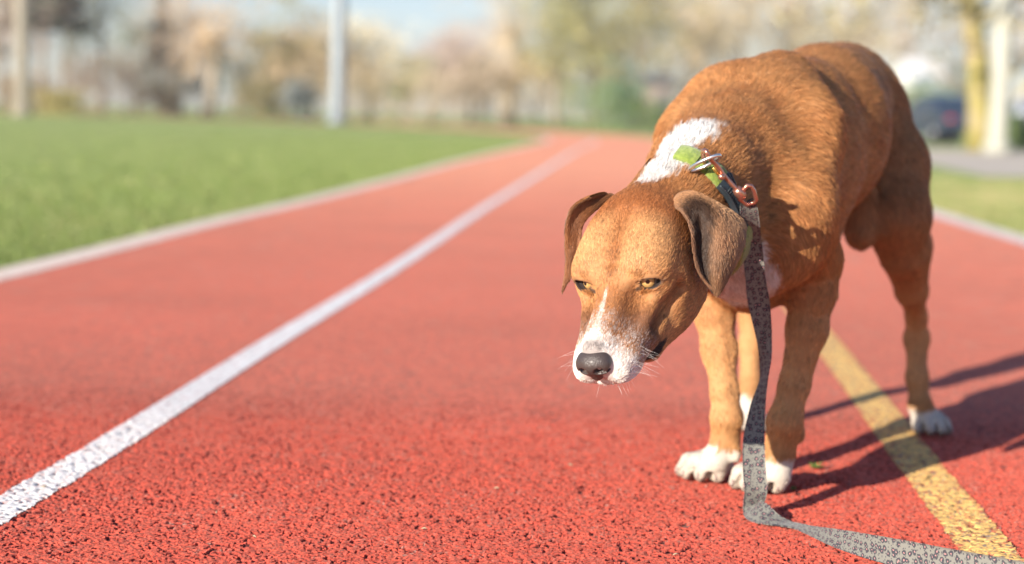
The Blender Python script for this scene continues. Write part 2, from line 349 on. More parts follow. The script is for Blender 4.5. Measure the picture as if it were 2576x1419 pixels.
# belly fold and sheath between the hind legs
chain([px(2155, 480, 2.64, 32), px(2162, 588, 2.60, 28)], .02)
ell(W(2168, 545, 2.61), (.018, .024, .046), BFR, .02)
# inner thigh skin web
chain([px(2175, 400, 2.70, 50), px(2245, 600, 2.66, 30)], .03)
# hollow behind the shoulder
# ---- neck
chain([(h2w(-9.5, 0, -2.8), .057), px(1710, 508, 2.08, 104), px(1765, 440, 2.16, 120), px(1830, 400, 2.26, 150)], .03, flow=W(1835, 300, 2.35)-h2w(-8, 0, 0))
chain([(h2w(-7, 0, -6), .048), px(1765, 570, 2.12, 92), px(1850, 570, 2.20, 112)], .03, flow=W(1850, 500, 2.35)-h2w(-8, 0, 0))
# ---- head (forward / left / up)
def hcap(a, ra, b, rb, k=1., sc=None, op='+', flow=(-1, 0, .1)): cap(h2w(*a), ra*HS, h2w(*b), rb*HS, k*HS, HM.T @ np.asarray(flow, float), HM if sc is not None else None, None if sc is None else np.asarray(sc, float), op, 'head')
def hell(c, r, k=1., op='+', flow=(-1, 0, .1)): ell(h2w(*c), np.asarray(r)*HS, HM, k*HS, op, HM.T @ np.asarray(flow, float), 'head')
hell((-6.2, 0, -2.3), (7.0, 5.2, 4.5), 1.5)
hell((-2.6, 0, -1.9), (4.0, 4.2, 2.6), 1.5)
for s in (1, -1):
    hell((-2.1, 3.0*s, -.70), (1.8, 1.9, 1.0), 1.4, flow=(-.7, .6*s, .3))         # brow
    hell((-5.6, 2.6*s, .1), (4.2, 2.0, 1.8), 1.2)                                  # temple muscle
    hell((-4.8, 4.1*s, -5.6), (4.9, 2.1, 4.7), 1.8, flow=(-1, .2*s, -.3))         # cheek
    hcap((-3.4, 4.5*s, -3.2), 1.05, (2.6, 2.6*s, -3.9), .9, 1.1)                 # zygoma to muzzle
    hcap((-6.4, 3.9*s, -8.6), 2.0, (3.2, 2.5*s, -7.7), 1.5, 1.8)                 # lower jaw
    hcap((1.6, 2.2*s, -5.2), 2.0, (8.7, 1.45*s, -4.8), 1.50, .9)                 # flews
    hell((6.2, 2.05*s, -5.5), (3.4, 1.55, 2.2), .9); hell((2.0, 2.6*s, -5.6), (2.6, 1.6, 2.2), 1.4)
hcap((.4, 0, -3.0), 2.45, (8.9, 0, -3.4), 1.75, 1.2)                              # muzzle bridge
hcap((-.4, 0, -1.5), 1.3, (8.8, 0, -2.55), 1.10, 1.0)
hcap((-5, 0, -8.0), 3.0, (6.6, 0, -7.1), 1.25, 1.6)                                # chin, throat
hell((8.3, 0, -6.35), (1.35, 1.55, .85), .6)
# carve: stop furrow, eye sockets, mouth line
hcap((-7, 0, 3.05), .25, (-.8, 0, 1.28), .30, 1.4, op='-')
for s in (1, -1):
    hell((2.5, 2.7*s, -1.9), (1.6, .45, .6), 1.4, op='-'); hcap((-2.2, 5.35*s, -4.1), .25, (3.0, 3.95*s, -5.0), .2, 1.5, op='-')
    hcap((9.0, 1.35*s, -6.0), .14, (2.2, 3.75*s, -7.3), .18, .25, op='-')
    hcap((9.3, 0, -5.7), .12, (9.0, 1.35*s, -6.0), .14, .25, op='-')
EYES = []
for s in (1, -1):
    c = h2w(-1.05, 3.05*s, -1.80); r = .0132; z = .74*hf+.50*s*hs+.42*hu; z /= np.linalg.norm(z)
    a_ = (-.04 if s > 0 else -.26)*hf+.97*s*hs; a_ -= z*(z @ a_); a_ /= np.linalg.norm(a_); b_ = np.cross(z, a_); b_ *= np.sign(b_ @ hu); fr = np.array([a_, b_, z]); EYES.append((s, c, r, fr))
    ell(c, (r+.0030,)*3, None, .007, flow=HM.T @ np.array([-.8, .5*s, .2]))
    ell(c+z*r-b_*.0008, (.0136, .0072, .0088), fr, .0012, '-')
# ---- feet: four toes each, palms
CLAWS = []; GROOVE = []
def foot(c, yaw, wd, ln, rt, lift=0.0, k=.006):
    """c: ground point under the foot's middle; yaw: heading of the toes"""
    f = np.array([math.cos(yaw), math.sin(yaw), 0]); l = np.array([-f[1], f[0], 0]); u = np.array([0, 0, 1.])
    c = np.array([c[0], c[1], 0.])
    ell(c - f*.004 + u*.020, (ln*.42, wd*.40, .019), np.array([f, l, u]), .012, flow=f)
    for i, s in enumerate((-1.5, -.5, .5, 1.5)):
        fw = ln*(.50 if abs(s) < 1 else .30); a0 = s*.16; d = f*math.cos(a0)+l*math.sin(a0); b = c+l*s*wd*.235
        r = rt*(1.05 if abs(s) < 1 else .95)
        kn = b+d*fw*.62+u*(r*1.75); tip = b+d*(fw+.006)+u*(r*.92)
        cap(b-d*.005+u*.024, r*.9, kn, r, .005, flow=d); cap(kn, r*1.02, tip, r*.80, .003, flow=d)
        if i < 3:                                        # cleft between this toe and the next
            m = c+l*(s+.5)*wd*.235; dm = f*math.cos(a0+.08)+l*math.sin(a0+.08); GROOVE.append((m+dm*ln*.22+u*r*2.7, m+dm*(ln*.50)+u*r*1.0, r))
        CLAWS.append((tip+d*r*.55+u*r*.1, d, r))
RFg, LFg, LHg, RHg = G(1784, 1203), G(1913, 1230), G(2334, 1088), G(1885, 1083)
foot(RFg, math.atan2(-.80, -.60), .064, .070, .0132)
foot(LFg, math.atan2(-.93, -.36), .063, .068, .0130)
foot(LHg, math.atan2(-.99, .10), .054, .060, .0108)
foot(RHg, math.atan2(-.95, -.3), .050, .056, .0105)
cap(RFp[-1][0], .017, np.array([RFg[0], RFg[1], .028])+[.012, .012, 0], .019, .012)
cap(LFp[-1][0], .018, np.array([LFg[0], LFg[1], .028])+[.008, .012, 0], .019, .012)
cap(W(2314, 1020, 2.755), .017, np.array([LHg[0], LHg[1], .026])+[0, .014, 0], .018, .012)
cap(W(1886, 1030, 2.74), .016, np.array([RHg[0], RHg[1], .026])+[0, .012, 0], .018, .012)
def axis_coords(lo, hi, zones, fine, coarse):
    o = [lo]
    while o[-1] < hi:
        h = fine if any(a <= o[-1] <= b for a, b in zones) else coarse; o.append(o[-1]+h)
    return np.array(o, np.float32)
for a_, b_, r_ in GROOVE: cap(a_, r_*.16, b_, r_*.42, .004, op='-'); cap(b_, r_*.42, b_+(b_-a_)*.5, r_*.5, .004, op='-')
gx_ = axis_coords(.035, .76, [(.03, .245)], .00145, .0036); gy_ = axis_coords(1.74, 2.98, [(1.74, 2.10)], .0015, .0038); gz_ = axis_coords(-.008, .66, [(-.01, .035), (.185, .43)], .00145, .0036)
D = np.full((len(gx_), len(gy_), len(gz_)), .05, np.float32)
def band(p, pad):
    """index box of a primitive's reach"""
    if p['fr'] is not None:
        e = np.abs(p['fr'].T) @ (max(p['ra'], p['rb'])/p['sc'])
    else: e = np.full(3, max(p['ra'], p['rb']))
    lo = np.minimum(p['a'], p['b'])-e-pad; hi = np.maximum(p['a'], p['b'])+e+pad
    return tuple(slice(max(0, np.searchsorted(g, lo[i])-1), min(len(g), np.searchsorted(g, hi[i])+1)) for i, g in enumerate((gx_, gy_, gz_)))
for p in PR_:
    sl = band(p, .045)
    P = np.stack(np.meshgrid(gx_[sl[0]], gy_[sl[1]], gz_[sl[2]], indexing='ij'), -1)
    d = sdf(p, P).astype(np.float32); o = D[sl]; k = p['k']
    if p['op'] == '+':
        h = np.maximum(k-np.abs(o-d), 0)/k; D[sl] = np.minimum(o, d)-h*h*k*.25
    else:
        d = -d; h = np.maximum(k-np.abs(o-d), 0)/k; D[sl] = np.maximum(o, d)+h*h*k*.25
D = np.maximum(D, np.broadcast_to((.0015-gz_)[None, None], D.shape).astype(np.float32))        # soles flat on the ground
def body_sdf(P):
    D_ = np.full(len(P), .05)
    for p in PR_:
        d = sdf(p, P); k = p['k']
        if p['op'] == '+': h = np.maximum(k-np.abs(D_-d), 0)/k; D_ = np.minimum(D_, d)-h*h*k*.25
        else: d = -d; h = np.maximum(k-np.abs(D_-d), 0)/k; D_ = np.maximum(D_, d)+h*h*k*.25
    return D_
def hit(x, y, lo=1.7, hi=2.9):
    """first depth at which the sight line of a survey point meets the body"""
    Y = np.arange(lo, hi, .001); P = np.array([W(x, y, v) for v in Y]); d = body_sdf(P); i = np.argmax(d < 0); return Y[i] if d[i] < 0 else None
def surface_nets(D, gx, gy, gz):
    s = D < 0; nx, ny, nz = D.shape
    c = np.zeros((nx-1, ny-1, nz-1), np.int8)
    for a in (0, 1):
        for b in (0, 1):
            for e in (0, 1): c += s[a:nx-1+a, b:ny-1+b, e:nz-1+e]
    I, J, K = np.nonzero((c > 0) & (c < 8)); idx = np.full(c.shape, -1, np.int32); idx[I, J, K] = np.arange(len(I))
    acc = np.zeros((len(I), 3)); cnt = np.zeros(len(I))
    cor = [(a, b, e) for a in (0, 1) for b in (0, 1) for e in (0, 1)]
    for u in cor:
        for v in cor:
            if sum(v)-sum(u) == 1 and all(v[i] >= u[i] for i in range(3)):
                d0 = D[I+u[0], J+u[1], K+u[2]]; d1 = D[I+v[0], J+v[1], K+v[2]]; m = (d0 < 0) != (d1 < 0); t = np.where(m, d0/(d0-d1+1e-20), 0)
                p0 = np.stack([gx[I+u[0]], gy[J+u[1]], gz[K+u[2]]], 1); p1 = np.stack([gx[I+v[0]], gy[J+v[1]], gz[K+v[2]]], 1)
                acc += np.where(m[:, None], p0+(p1-p0)*t[:, None], 0); cnt += m
    V = acc/cnt[:, None]; Q = []
    for ax in range(3):
        a = s; sh = [slice(None)]*3; sh2 = [slice(None)]*3; sh[ax] = slice(0, -1); sh2[ax] = slice(1, None)
        diff = a[tuple(sh)] != a[tuple(sh2)]; o1, o2 = [i for i in range(3) if i != ax]
        i = np.array(np.nonzero(diff)); ok = (i[o1] > 0) & (i[o2] > 0) & (i[o1] < c.shape[o1]) & (i[o2] < c.shape[o2]); i = i[:, ok]
        def g(x, y):
            q = i.copy(); q[o1] -= x; q[o2] -= y; return idx[q[0], q[1], q[2]]
        q = np.stack([g(1, 1), g(0, 1), g(0, 0), g(1, 0)], 1); flip = s[tuple(i)] != (ax == 1)
        q[~flip] = q[~flip][:, ::-1]; Q.append(q)
    return V, np.concatenate(Q)
DV, DQ = surface_nets(D, gx_, gy_, gz_)
def relax(V, Q, it=2, lam=.5):
    e = np.concatenate([Q[:, [0, 1]], Q[:, [1, 2]], Q[:, [2, 3]], Q[:, [3, 0]]]); e = np.concatenate([e, e[:, ::-1]])
    cnt = np.bincount(e[:, 0], minlength=len(V))
    for _ in range(it):
        for l in (lam, -lam*1.03):
            A = np.stack([np.bincount(e[:, 0], V[e[:, 1], j], len(V)) for j in range(3)], 1)/np.maximum(cnt, 1)[:, None]; V = V+(A-V)*l
    return V
DV = relax(DV, DQ, 4)
def vnorm(V, Q):
    n = np.cross(V[Q[:, 2]]-V[Q[:, 0]], V[Q[:, 3]]-V[Q[:, 1]]); N_ = np.zeros_like(V)
    for j in range(4):
        for a in range(3): N_[:, a] += np.bincount(Q[:, j], n[:, a], len(V))
    return N_/(np.linalg.norm(N_, axis=1, keepdims=True)+1e-12)
DN = vnorm(DV, DQ)
del D
# ---- flow of the coat: weighted bone directions
FLW = np.zeros_like(DV)
for p in PR_:
    if p['op'] == '+':
        fl = p['flow']/(np.linalg.norm(p['flow'])+1e-9); w = np.exp(-np.clip(sdf(p, DV), -.004, 1)/.010)+1e-9; FLW += w[:, None]*fl
FLW -= DN*np.sum(FLW*DN, 1, keepdims=True); FLW /= np.linalg.norm(FLW, axis=1, keepdims=True)+1e-9
# ---- colour pattern
def head_c(P): return (P-HO) @ HM.T/HS
def seg_d(P, a, b):
    a, b = np.asarray(a, float), np.asarray(b, float); t = np.clip(((P-a) @ (b-a))/((b-a) @ (b-a)), 0, 1); return np.linalg.norm(P-a-t[:, None]*(b-a), axis=1), t
def mixc(c, col, m): m = np.clip(m, 0, 1)[:, None]; return c*(1-m)+np.asarray(col)*m
C_TAN, C_RUST, C_LIGHT, C_WHITE, C_BLK = np.array([.495, .240, .094]), np.array([.345, .125, .040]), np.array([.63, .365, .165]), np.array([.84, .81, .77]), np.array([.035, .025, .022])
NKa, NKb, NKc = W(1640, 445, 2.0), W(1700, 380, 2.09), W(1835, 345, 2.18)
def coat(P, Nn, jit=0.0):
    n1 = vnoise(P[:, 0]/.030+3, P[:, 1]/.030+5, P[:, 2]/.030+9); n2 = vnoise(P[:, 0]/.008+30, P[:, 1]/.008+50, P[:, 2]/.008+90); n3 = vnoise(P[:, 0]/.003+30, P[:, 1]/.003+50, P[:, 2]/.003+90)
    n4 = vnoise(P[:, 0]/.0008+30, P[:, 1]/.0008+50, P[:, 2]/.0008+90)
    c = np.tile(C_TAN, (len(P), 1)); c = mixc(c, C_RUST, (n1*.6+n2*.5-.40)*(1-.75*smooth(.34, .2, P[:, 2]))); q = head_c(P); f, s, u = q[:, 0], q[:, 1], q[:, 2]
    # legs a little lighter and yellower towards the feet, back duller
    leg = smooth(.30, .14, P[:, 2]); c = mixc(c, (.62, .34, .14), leg*.7)
    c = mixc(c, (.33, .165, .080), smooth(2.42, 2.65, P[:, 1])*.38*smooth(.2, .4, P[:, 2]))
    wob = (n2-.5)*.012+(n3-.5)*.006+(n4-.5)*.009
    # white socks
    gs = np.array([RFg[:2]+.02, LFg[:2]+.01, LHg[:2], RHg[:2]]); near = np.argmin(np.linalg.norm(P[:, None, :2]-gs[None], axis=2), axis=1); h = np.array([.058, .048, .040, .058])[near]
    c = mixc(c, C_WHITE, smooth(.004, -.004, P[:, 2]-h+wob*.8))
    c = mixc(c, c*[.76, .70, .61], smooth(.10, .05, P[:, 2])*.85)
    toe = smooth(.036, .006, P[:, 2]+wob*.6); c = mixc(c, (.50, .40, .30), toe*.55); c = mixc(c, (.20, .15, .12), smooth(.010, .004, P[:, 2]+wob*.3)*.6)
    # white breast and throat
    d, t = seg_d(P, W(1885, 690, 2.19), W(1855, 740, 2.25)); c = mixc(c, C_WHITE, smooth(.045, .034, d+wob))
    d, t = seg_d(P, h2w(-4, 0, -10), W(1845, 640, 2.15)); c = mixc(c, C_WHITE, smooth(.040, .032, d+wob))
    # white collar patches on the nape
    for (x0, y0, Y0, r0), (x1, y1, Y1, r1) in ((((1628, 440, 2.03, .017), (1700, 412, 2.06, .024))), ((1700, 412, 2.06, .022), (1780, 482, 2.06, .010)), ((1680, 372, 2.10, .020), (1750, 353, 2.12, .021)), ((1750, 353, 2.12, .019), (1850, 363, 2.16, .009)), ((1690, 400, 2.08, .018), (1700, 375, 2.10, .018))):
        d, t = seg_d(P, W(x0, y0, Y0), W(x1, y1, Y1)); c = mixc(c, C_WHITE, smooth(.003, -.003, d-(r0+(r1-r0)*t)*1.15+wob*.8))
    # head
    hd = smooth(4.0, 3.0, np.linalg.norm((q-[-1, 0, -3.2])/[3.8, 2.3, 2.7], axis=1)); jg = (n2-.5)*1.2+(n3-.5)*1.0
    c = mixc(c, (.33, .115, .038), hd*smooth(-4.0, -8.5, f)*.9)
    c = mixc(c, C_LIGHT, hd*smooth(-8.5, -4, f)*smooth(1.5, -1.5, f)*smooth(.4, 2.2, np.abs(s))*smooth(-1.5, 1.0, u)*.55)
    c = mixc(c, C_RUST, hd*smooth(.7, .1, np.abs(s)+(n3-.5)*.4)*smooth(-9, -3, f)*smooth(2, 0, f)*smooth(-2, -1, u)*.5)
    c = mixc(c, (.30, .115, .04), hd*smooth(.5, 3.2, f)*smooth(-6.5, -3.0, u)*.6)
    for sg in (1, -1): c = mixc(c, (.15, .065, .035), hd*smooth(2.2, .9, np.linalg.norm((q-[4.4, 3.0*sg, -4.8])/[1.5, 1.4, 1.9], axis=1)+jg*.2)*.75)
    c = mixc(c, C_WHITE, hd*smooth(.24, .04, np.abs(s+.05)+jg*.22-.05*(f-2.0))*smooth(1.4, 3.2, f+jg*.8)*smooth(-3.4, -2.6, u)*.6*(.35+.65*(n4 > .45)))       # blaze
    mz = smooth(5.3, 8.6, f+jg*1.2-.30*np.abs(s)+.9*smooth(0, -2, s)-.3*(u > -3.2)+.3*smooth(-4, -6, u)+(n3-.5)*.7+(n4-.5)*4.0); c = mixc(c, C_WHITE, hd*mz*.90)                                     # muzzle
    c = mixc(c, (.46, .40, .37), hd*smooth(3.6, 5.4, f+jg)*smooth(8.6, 6.4, f)*(n4 > .52)*.55)
    c = mixc(c, (.30, .25, .23), hd*smooth(7.9, 9.0, f+jg*.3)*smooth(1.5, .8, np.abs(s))*smooth(-2.6, -1.8, u)*.85)
    c = mixc(c, C_WHITE, hd*smooth(6.8, 7.6, f+jg)*smooth(-6.4, -7.0, u))
    for sg in (1, -1):
        lip = np.minimum(seg_d(q, (9.0, 1.35*sg, -6.0), (2.2, 3.45*sg, -7.0))[0], 9)
        c = mixc(c, C_BLK, hd*smooth(.60, .25, lip-.55*smooth(5.6, 3.4, f)+jg*.25)*smooth(8.8, 7.4, f))
        c = mixc(c, C_BLK, hd*smooth(1.4, 1.0, np.linalg.norm((q-[4.0, 3.3*sg, -7.4])/[1.7, 1.4, .48], axis=1)+jg*.15))
        ey = EYES[0 if sg > 0 else 1]; e = (P-ey[1]) @ ey[3].T; r_ = np.linalg.norm((e-[0, -.0012, .0128])/[.0142, .0082, .012], axis=1); c = mixc(c, (.040, .027, .025), hd*smooth(1.22, .92, r_+jg*.06))
        d, t = seg_d(e, (.008, 0, .009), (.021, .001, .0)); c = mixc(c, (.045, .028, .024), hd*smooth(.0042, .0016, d+jg*.001))
        d, t = seg_d(e, (-.008, -.002, .009), (-.017, -.008, .007)); c = mixc(c, (.06, .04, .034), hd*smooth(.0055, .0025, d+jg*.001)*.9)
        d = np.linalg.norm((e-[-.011, .010, .012])/[.006, .006, .012], axis=1); c = mixc(c, (.16, .075, .04), hd*smooth(1.4, .5, d+jg*.2)*.25)
    return np.clip(c*(1+jit), 0, 1)
dog = empty('dog', (W(2000, 1100, 2.45)[0], 2.45, 0), 'brown short haired dog with white paws and blaze standing head down on the red track', 'dog')
m_skin = mat('dog_skin', rough=.8); va = N(m_skin, 'ShaderNodeVertexColor', layer_name='col'); LK(m_skin, va.outputs[0], BS(m_skin).inputs['Base Color'])
m_fur = mat('fur', rough=.42, Specular_IOR_Level=.35)
va = N(m_fur, 'ShaderNodeAttribute', attribute_name='col'); LK(m_fur, va.outputs['Color'], BS(m_fur).inputs['Base Color'])
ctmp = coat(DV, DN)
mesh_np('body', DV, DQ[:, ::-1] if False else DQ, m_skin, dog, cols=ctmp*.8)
# ---- ears: thick folded sheets through control points
def spline_rows(rows_, nu, nv):
    Rr = np.array(rows_, float)
    def interp(A, n, ax):
        A = np.moveaxis(A, ax, 0); m = len(A); t = np.linspace(0, m-1, n); i = np.clip(t.astype(int), 0, m-2); u = (t-i)[:, None, None]
        P0 = np.where((i > 0)[:, None, None], A[np.maximum(i-1, 0)], 2*A[0]-A[1]); P3 = np.where((i < m-2)[:, None, None], A[np.minimum(i+2, m-1)], 2*A[-1]-A[-2]); P1, P2 = A[i], A[i+1]
        o = .5*((2*P1)+(-P0+P2)*u+(2*P0-5*P1+4*P2-P3)*u*u+(-P0+3*P1-3*P2+P3)*u**3)
        return np.moveaxis(o, 0, ax)
    return interp(interp(Rr, nu, 0), nv, 1)
def ear(rows_, label, coatf, thick=.0035, out=1):
    S = spline_rows(rows_, 56, 44); nu, nv = S.shape[:2]
    n = np.cross(np.gradient(S, axis=0), np.gradient(S, axis=1)); n /= np.linalg.norm(n, axis=-1, keepdims=True)+1e-9; n = n*out
    edge = np.minimum(1, np.minimum(np.arange(nv), nv-1-np.arange(nv))/4.)[None, :, None]*np.minimum(1, (nu-1-np.arange(nu))/4.)[:, None, None]
    th = thick*np.sqrt(np.clip(edge, 0, 1))
    V = np.concatenate([(S+n*th/2).reshape(-1, 3), (S-n*th/2).reshape(-1, 3)]); Fa = grid_faces(nu, nv); Fb = grid_faces(nu, nv, off=nu*nv)[:, ::-1]
    if out < 0: Fa, Fb = Fa[:, ::-1], Fb[:, ::-1]
    Q = np.concatenate([Fa[:, ::-1], Fb[:, ::-1]]); inner = np.concatenate([np.zeros(nu*nv), np.ones(nu*nv)])
    U = np.tile(np.repeat(np.linspace(0, 1, nu), nv), 2); VV = np.tile(np.tile(np.linspace(0, 1, nv), nu), 2)
    cl = coatf(V, U, VV, inner); nn = np.concatenate([n.reshape(-1, 3), -n.reshape(-1, 3)])
    fl = np.tile(np.gradient(S, axis=0).reshape(-1, 3), (2, 1)); fl /= np.linalg.norm(fl, axis=1, keepdims=True)+1e-9
    o = mesh_np('ear', V, Q, m_skin, dog, cols=cl*.8); o['label'] = label
    return V, Q, nn, fl, cl, o
def ec_left(V, U, VV, inn):
    n = vnoise(V[:, 0]/.006, V[:, 1]/.006, V[:, 2]/.006); n1 = vnoise(V[:, 0]/.02, V[:, 1]/.02, V[:, 2]/.02)
    c = np.tile((.42, .22, .11), (len(V), 1)); c = mixc(c, (.062, .048, .038), smooth(.20, .60, U-.22*VV+(n-.5)*.2+(n1-.5)*.3)*(1-.5*inn))
    c = mixc(c, (.024, .013, .010), smooth(.56, .38, VV+(n-.5)*.12+.25*(U-.4))*smooth(.02, .15, U)*smooth(1.0, .7, U)*.92)
    c = mixc(c, (.30, .16, .09), smooth(.07, .02, VV)*.9); c = mixc(c, (.50, .33, .20), smooth(.5, .8, VV)*smooth(.5, .1, U)*.5)
    return c
def ec_right(V, U, VV, inn):
    n = vnoise(V[:, 0]/.006, V[:, 1]/.006, V[:, 2]/.006)
    c = np.tile((.20, .12, .085), (len(V), 1)); c = mixc(c, (.30, .12, .045), inn*.9); c = mixc(c, (.40, .17, .06), smooth(.3, 0, U)); c = mixc(c, (.05, .03, .025), inn*smooth(.25, .1, U)*.6+smooth(.8, 1, U)*.3)
    return c
e1 = lambda x, y, Y: W(x, y, Y+EARD)
EARD = .045
rowsL = [[e1(1688, 516, 1.945), e1(1708, 488, 1.955), e1(1745, 482, 1.975), e1(1790, 502, 1.995), e1(1824, 526, 2.01)],
         [e1(1716, 538, 1.915), e1(1742, 512, 1.925), e1(1780, 518, 1.930), e1(1826, 534, 1.952), e1(1870, 554, 1.975)],
         [e1(1736, 575, 1.905), e1(1760, 568, 1.922), e1(1800, 573, 1.912), e1(1842, 582, 1.93), e1(1877, 592, 1.955)],
         [e1(1743, 632, 1.905), e1(1764, 630, 1.920), e1(1803, 632, 1.906), e1(1842, 634, 1.92), e1(1866, 638, 1.94)],
         [e1(1755, 682, 1.907), e1(1774, 686, 1.917), e1(1802, 688, 1.906), e1(1827, 684, 1.915), e1(1844, 680, 1.93)],
         [e1(1782, 718, 1.91), e1(1791, 727, 1.915), e1(1802, 732, 1.912), e1(1813, 726, 1.915), e1(1823, 714, 1.922)],
         [e1(1797, 731, 1.914), e1(1800, 735, 1.915), e1(1804, 737, 1.915), e1(1808, 735, 1.916), e1(1812, 730, 1.918)]]
rowsR = [[e1(1552, 494, 1.985), e1(1532, 486, 1.985), e1(1512, 486, 1.975), e1(1482, 495, 1.962)],
         [e1(1506, 524, 1.975), e1(1488, 506, 1.972), e1(1464, 508, 1.962), e1(1440, 524, 1.952)],
         [e1(1470, 562, 1.966), e1(1462, 545, 1.965), e1(1442, 548, 1.960), e1(1424, 562, 1.952)],
         [e1(1462, 604, 1.963), e1(1452, 598, 1.964), e1(1438, 600, 1.960), e1(1421, 606, 1.955)],
         [e1(1456, 646, 1.96), e1(1447, 643, 1.962), e1(1436, 644, 1.958), e1(1423, 650, 1.956)],
         [e1(1443, 684, 1.957), e1(1436, 684, 1.958), e1(1428, 686, 1.957), e1(1420, 690, 1.957)],
         [e1(1423, 722, 1.957), e1(1420, 724, 1.957), e1(1418, 725, 1.957), e1(1415, 724, 1.957)]]
from mathutils.kdtree import KDTree
EL = ear(rowsL, 'grey brown drooping ear on the side near the collar buckle', ec_left, out=-1)
ER = ear(rowsR, 'narrow brown ear seen edge on', ec_right, out=1)
# ---- fur
def fur(name, V, Q, Nn, Fl, colf, n, length, rad, dens=None, lay=.35, root_in=.0005, parent=None, pts=4, seedv=1, clump=.5, curv=None, cvar=.3, lock=9):
    r = np.random.default_rng(seedv)
    ar = np.linalg.norm(np.cross(V[Q[:, 2]]-V[Q[:, 0]], V[Q[:, 3]]-V[Q[:, 1]]), axis=1)*.5
    if dens is not None: ar = ar*dens[Q].mean(1)
    cs = np.cumsum(ar); w = np.searchsorted(cs, r.uniform(0, cs[-1], n)); a, b = r.uniform(0, 1, (2, n)); q = Q[w]
    wt = np.stack([(1-a)*(1-b), a*(1-b), a*b, (1-a)*b], 1)
    def S(A): return (A[q]*(wt[..., None] if A.ndim == 2 else wt)).sum(1)
    P, nn, fl = S(V), S(Nn), S(Fl); nn /= np.linalg.norm(nn, axis=1, keepdims=True)+1e-9
    L = S(length)*r.uniform(.6, 1.15, n); ly = (S(lay) if np.ndim(lay) else np.full(n, lay))
    cn = np.stack([vnoise(P[:, 0]/.011+k*37, P[:, 1]/.011, P[:, 2]/.011+k*11)-.5 for k in range(3)], 1)*1.5*clump   # locks lie together
    d = fl+cn*.55+r.normal(0, .10, (n, 3)); d -= nn*(d*nn).sum(1, keepdims=True); d /= np.linalg.norm(d, axis=1, keepdims=True)+1e-9
    ly = ly*(1+cn[:, 0]*.6)*r.uniform(.7, 1.4, n)
    kd = KDTree(nl := max(n//lock, 1)); pick = r.permutation(n)[:nl]
    for i, p_ in enumerate(P[pick].tolist()): kd.insert(p_, i)
    kd.balance(); near = np.array([kd.find(p_)[1] for p_ in P.tolist()]); lk = pick[near]; shade = r.normal(0, 1, nl)[near]
    t = np.linspace(0, 1, pts)[None, :, None]
    if curv is not None: ly = ly+np.clip(S(curv)*L/1.1, 0, 1.3)
    X = P[:, None]-nn[:, None]*root_in + L[:, None, None]*(d[:, None]*(t*.95)+nn[:, None]*(ly[:, None, None]*(t*1.15-.55*t*t)))
    tip = X[lk]+(X[lk][:, -1:]-X[lk][:, :1])*.15; X = X+(tip-X)*(np.clip(t, 0, 1)**1.3*.50)          # locks close towards a common tip
    cv = bpy.data.hair_curves.new(name); cv.add_curves([pts]*n)
    cv.attributes['position'].data.foreach_set('vector', X.astype(np.float32).ravel())
    ra = cv.attributes.get('radius') or cv.attributes.new('radius', 'FLOAT', 'POINT')
    rr = (rad*np.array([1, .95, .7, .12])[:pts])[None]*r.uniform(.7, 1.2, n)[:, None]; ra.data.foreach_set('value', rr.astype(np.float32).ravel())
    c = colf(P, nn, q, wt)*np.clip(1+r.normal(0, .12, n)+.5*cvar*cn[:, 1]+cvar*.36*shade, .35, 1.8)[:, None]
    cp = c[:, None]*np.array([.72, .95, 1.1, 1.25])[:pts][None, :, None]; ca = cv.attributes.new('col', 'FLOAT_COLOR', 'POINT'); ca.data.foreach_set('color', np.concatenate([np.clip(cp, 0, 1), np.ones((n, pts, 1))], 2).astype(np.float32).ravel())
    cv.materials.append(m_fur); o = bpy.data.objects.new(name, cv); C.objects.link(o); o.parent = parent or dog
    return o
hq = head_c(DV); isH = smooth(12.5, 9.5, np.linalg.norm((hq-[-1.5, 0, -3.0])/[1.15, 1, 1], axis=1)); muz = smooth(0, 6, hq[:, 0])*isH
neck = np.exp(-(np.linalg.norm(DV-W(1760, 430, 2.13), axis=1)/.11)**2); low = smooth(.36, .2, DV[:, 2])*(1-isH); paw = smooth(.06, .04, DV[:, 2])
LEN = .013*(1-isH)+(.0066*(1-muz)+.0052*muz)*isH+.008*neck*(1-isH)-.0048*low; LEN = LEN*(1-.5*paw)
noses = np.linalg.norm((hq-[10.1, 0, -3.5])/[1.5, 2.05, 1.7], axis=1); eyes = np.minimum(*[np.linalg.norm(((DV-c_) @ fr_.T-[0, -.0008, r__])/[.0126, .0086, .02], axis=1) for s_, c_, r__, fr_ in EYES])
LEN = LEN*smooth(.9, 1.2, noses)*smooth(.9, 1.08, eyes)
facing = (DN*((EYE-DV)/np.linalg.norm(EYE-DV, axis=1, keepdims=True))).sum(1)
DENS = (1+3.6*isH+2.5*muz+.9*neck)*smooth(.0, .004, DV[:, 2]-.004)*(LEN > .0006)*(.45+.55*smooth(-.5, -.1, facing))*(1-.35*smooth(2.4, 2.7, DV[:, 1]))
QUAL = 1.0
_e = np.concatenate([DQ[:, [0, 1]], DQ[:, [1, 2]], DQ[:, [2, 3]], DQ[:, [3, 0]]]); _c = np.maximum(np.bincount(_e[:, 0], minlength=len(DV)), 1)
_A = np.stack([np.bincount(_e[:, 0], DV[_e[:, 1], j], len(DV)) for j in range(3)], 1)/_c[:, None]; _h2 = np.bincount(_e[:, 0], ((DV[_e[:, 1]]-DV[_e[:, 0]])**2).sum(1), len(DV))/_c
CURV = 2*((_A-DV)*DN).sum(1)/_h2
for _ in range(8): CURV = .4*CURV+.6*np.bincount(_e[:, 0], CURV[_e[:, 1]], len(DV))/_c
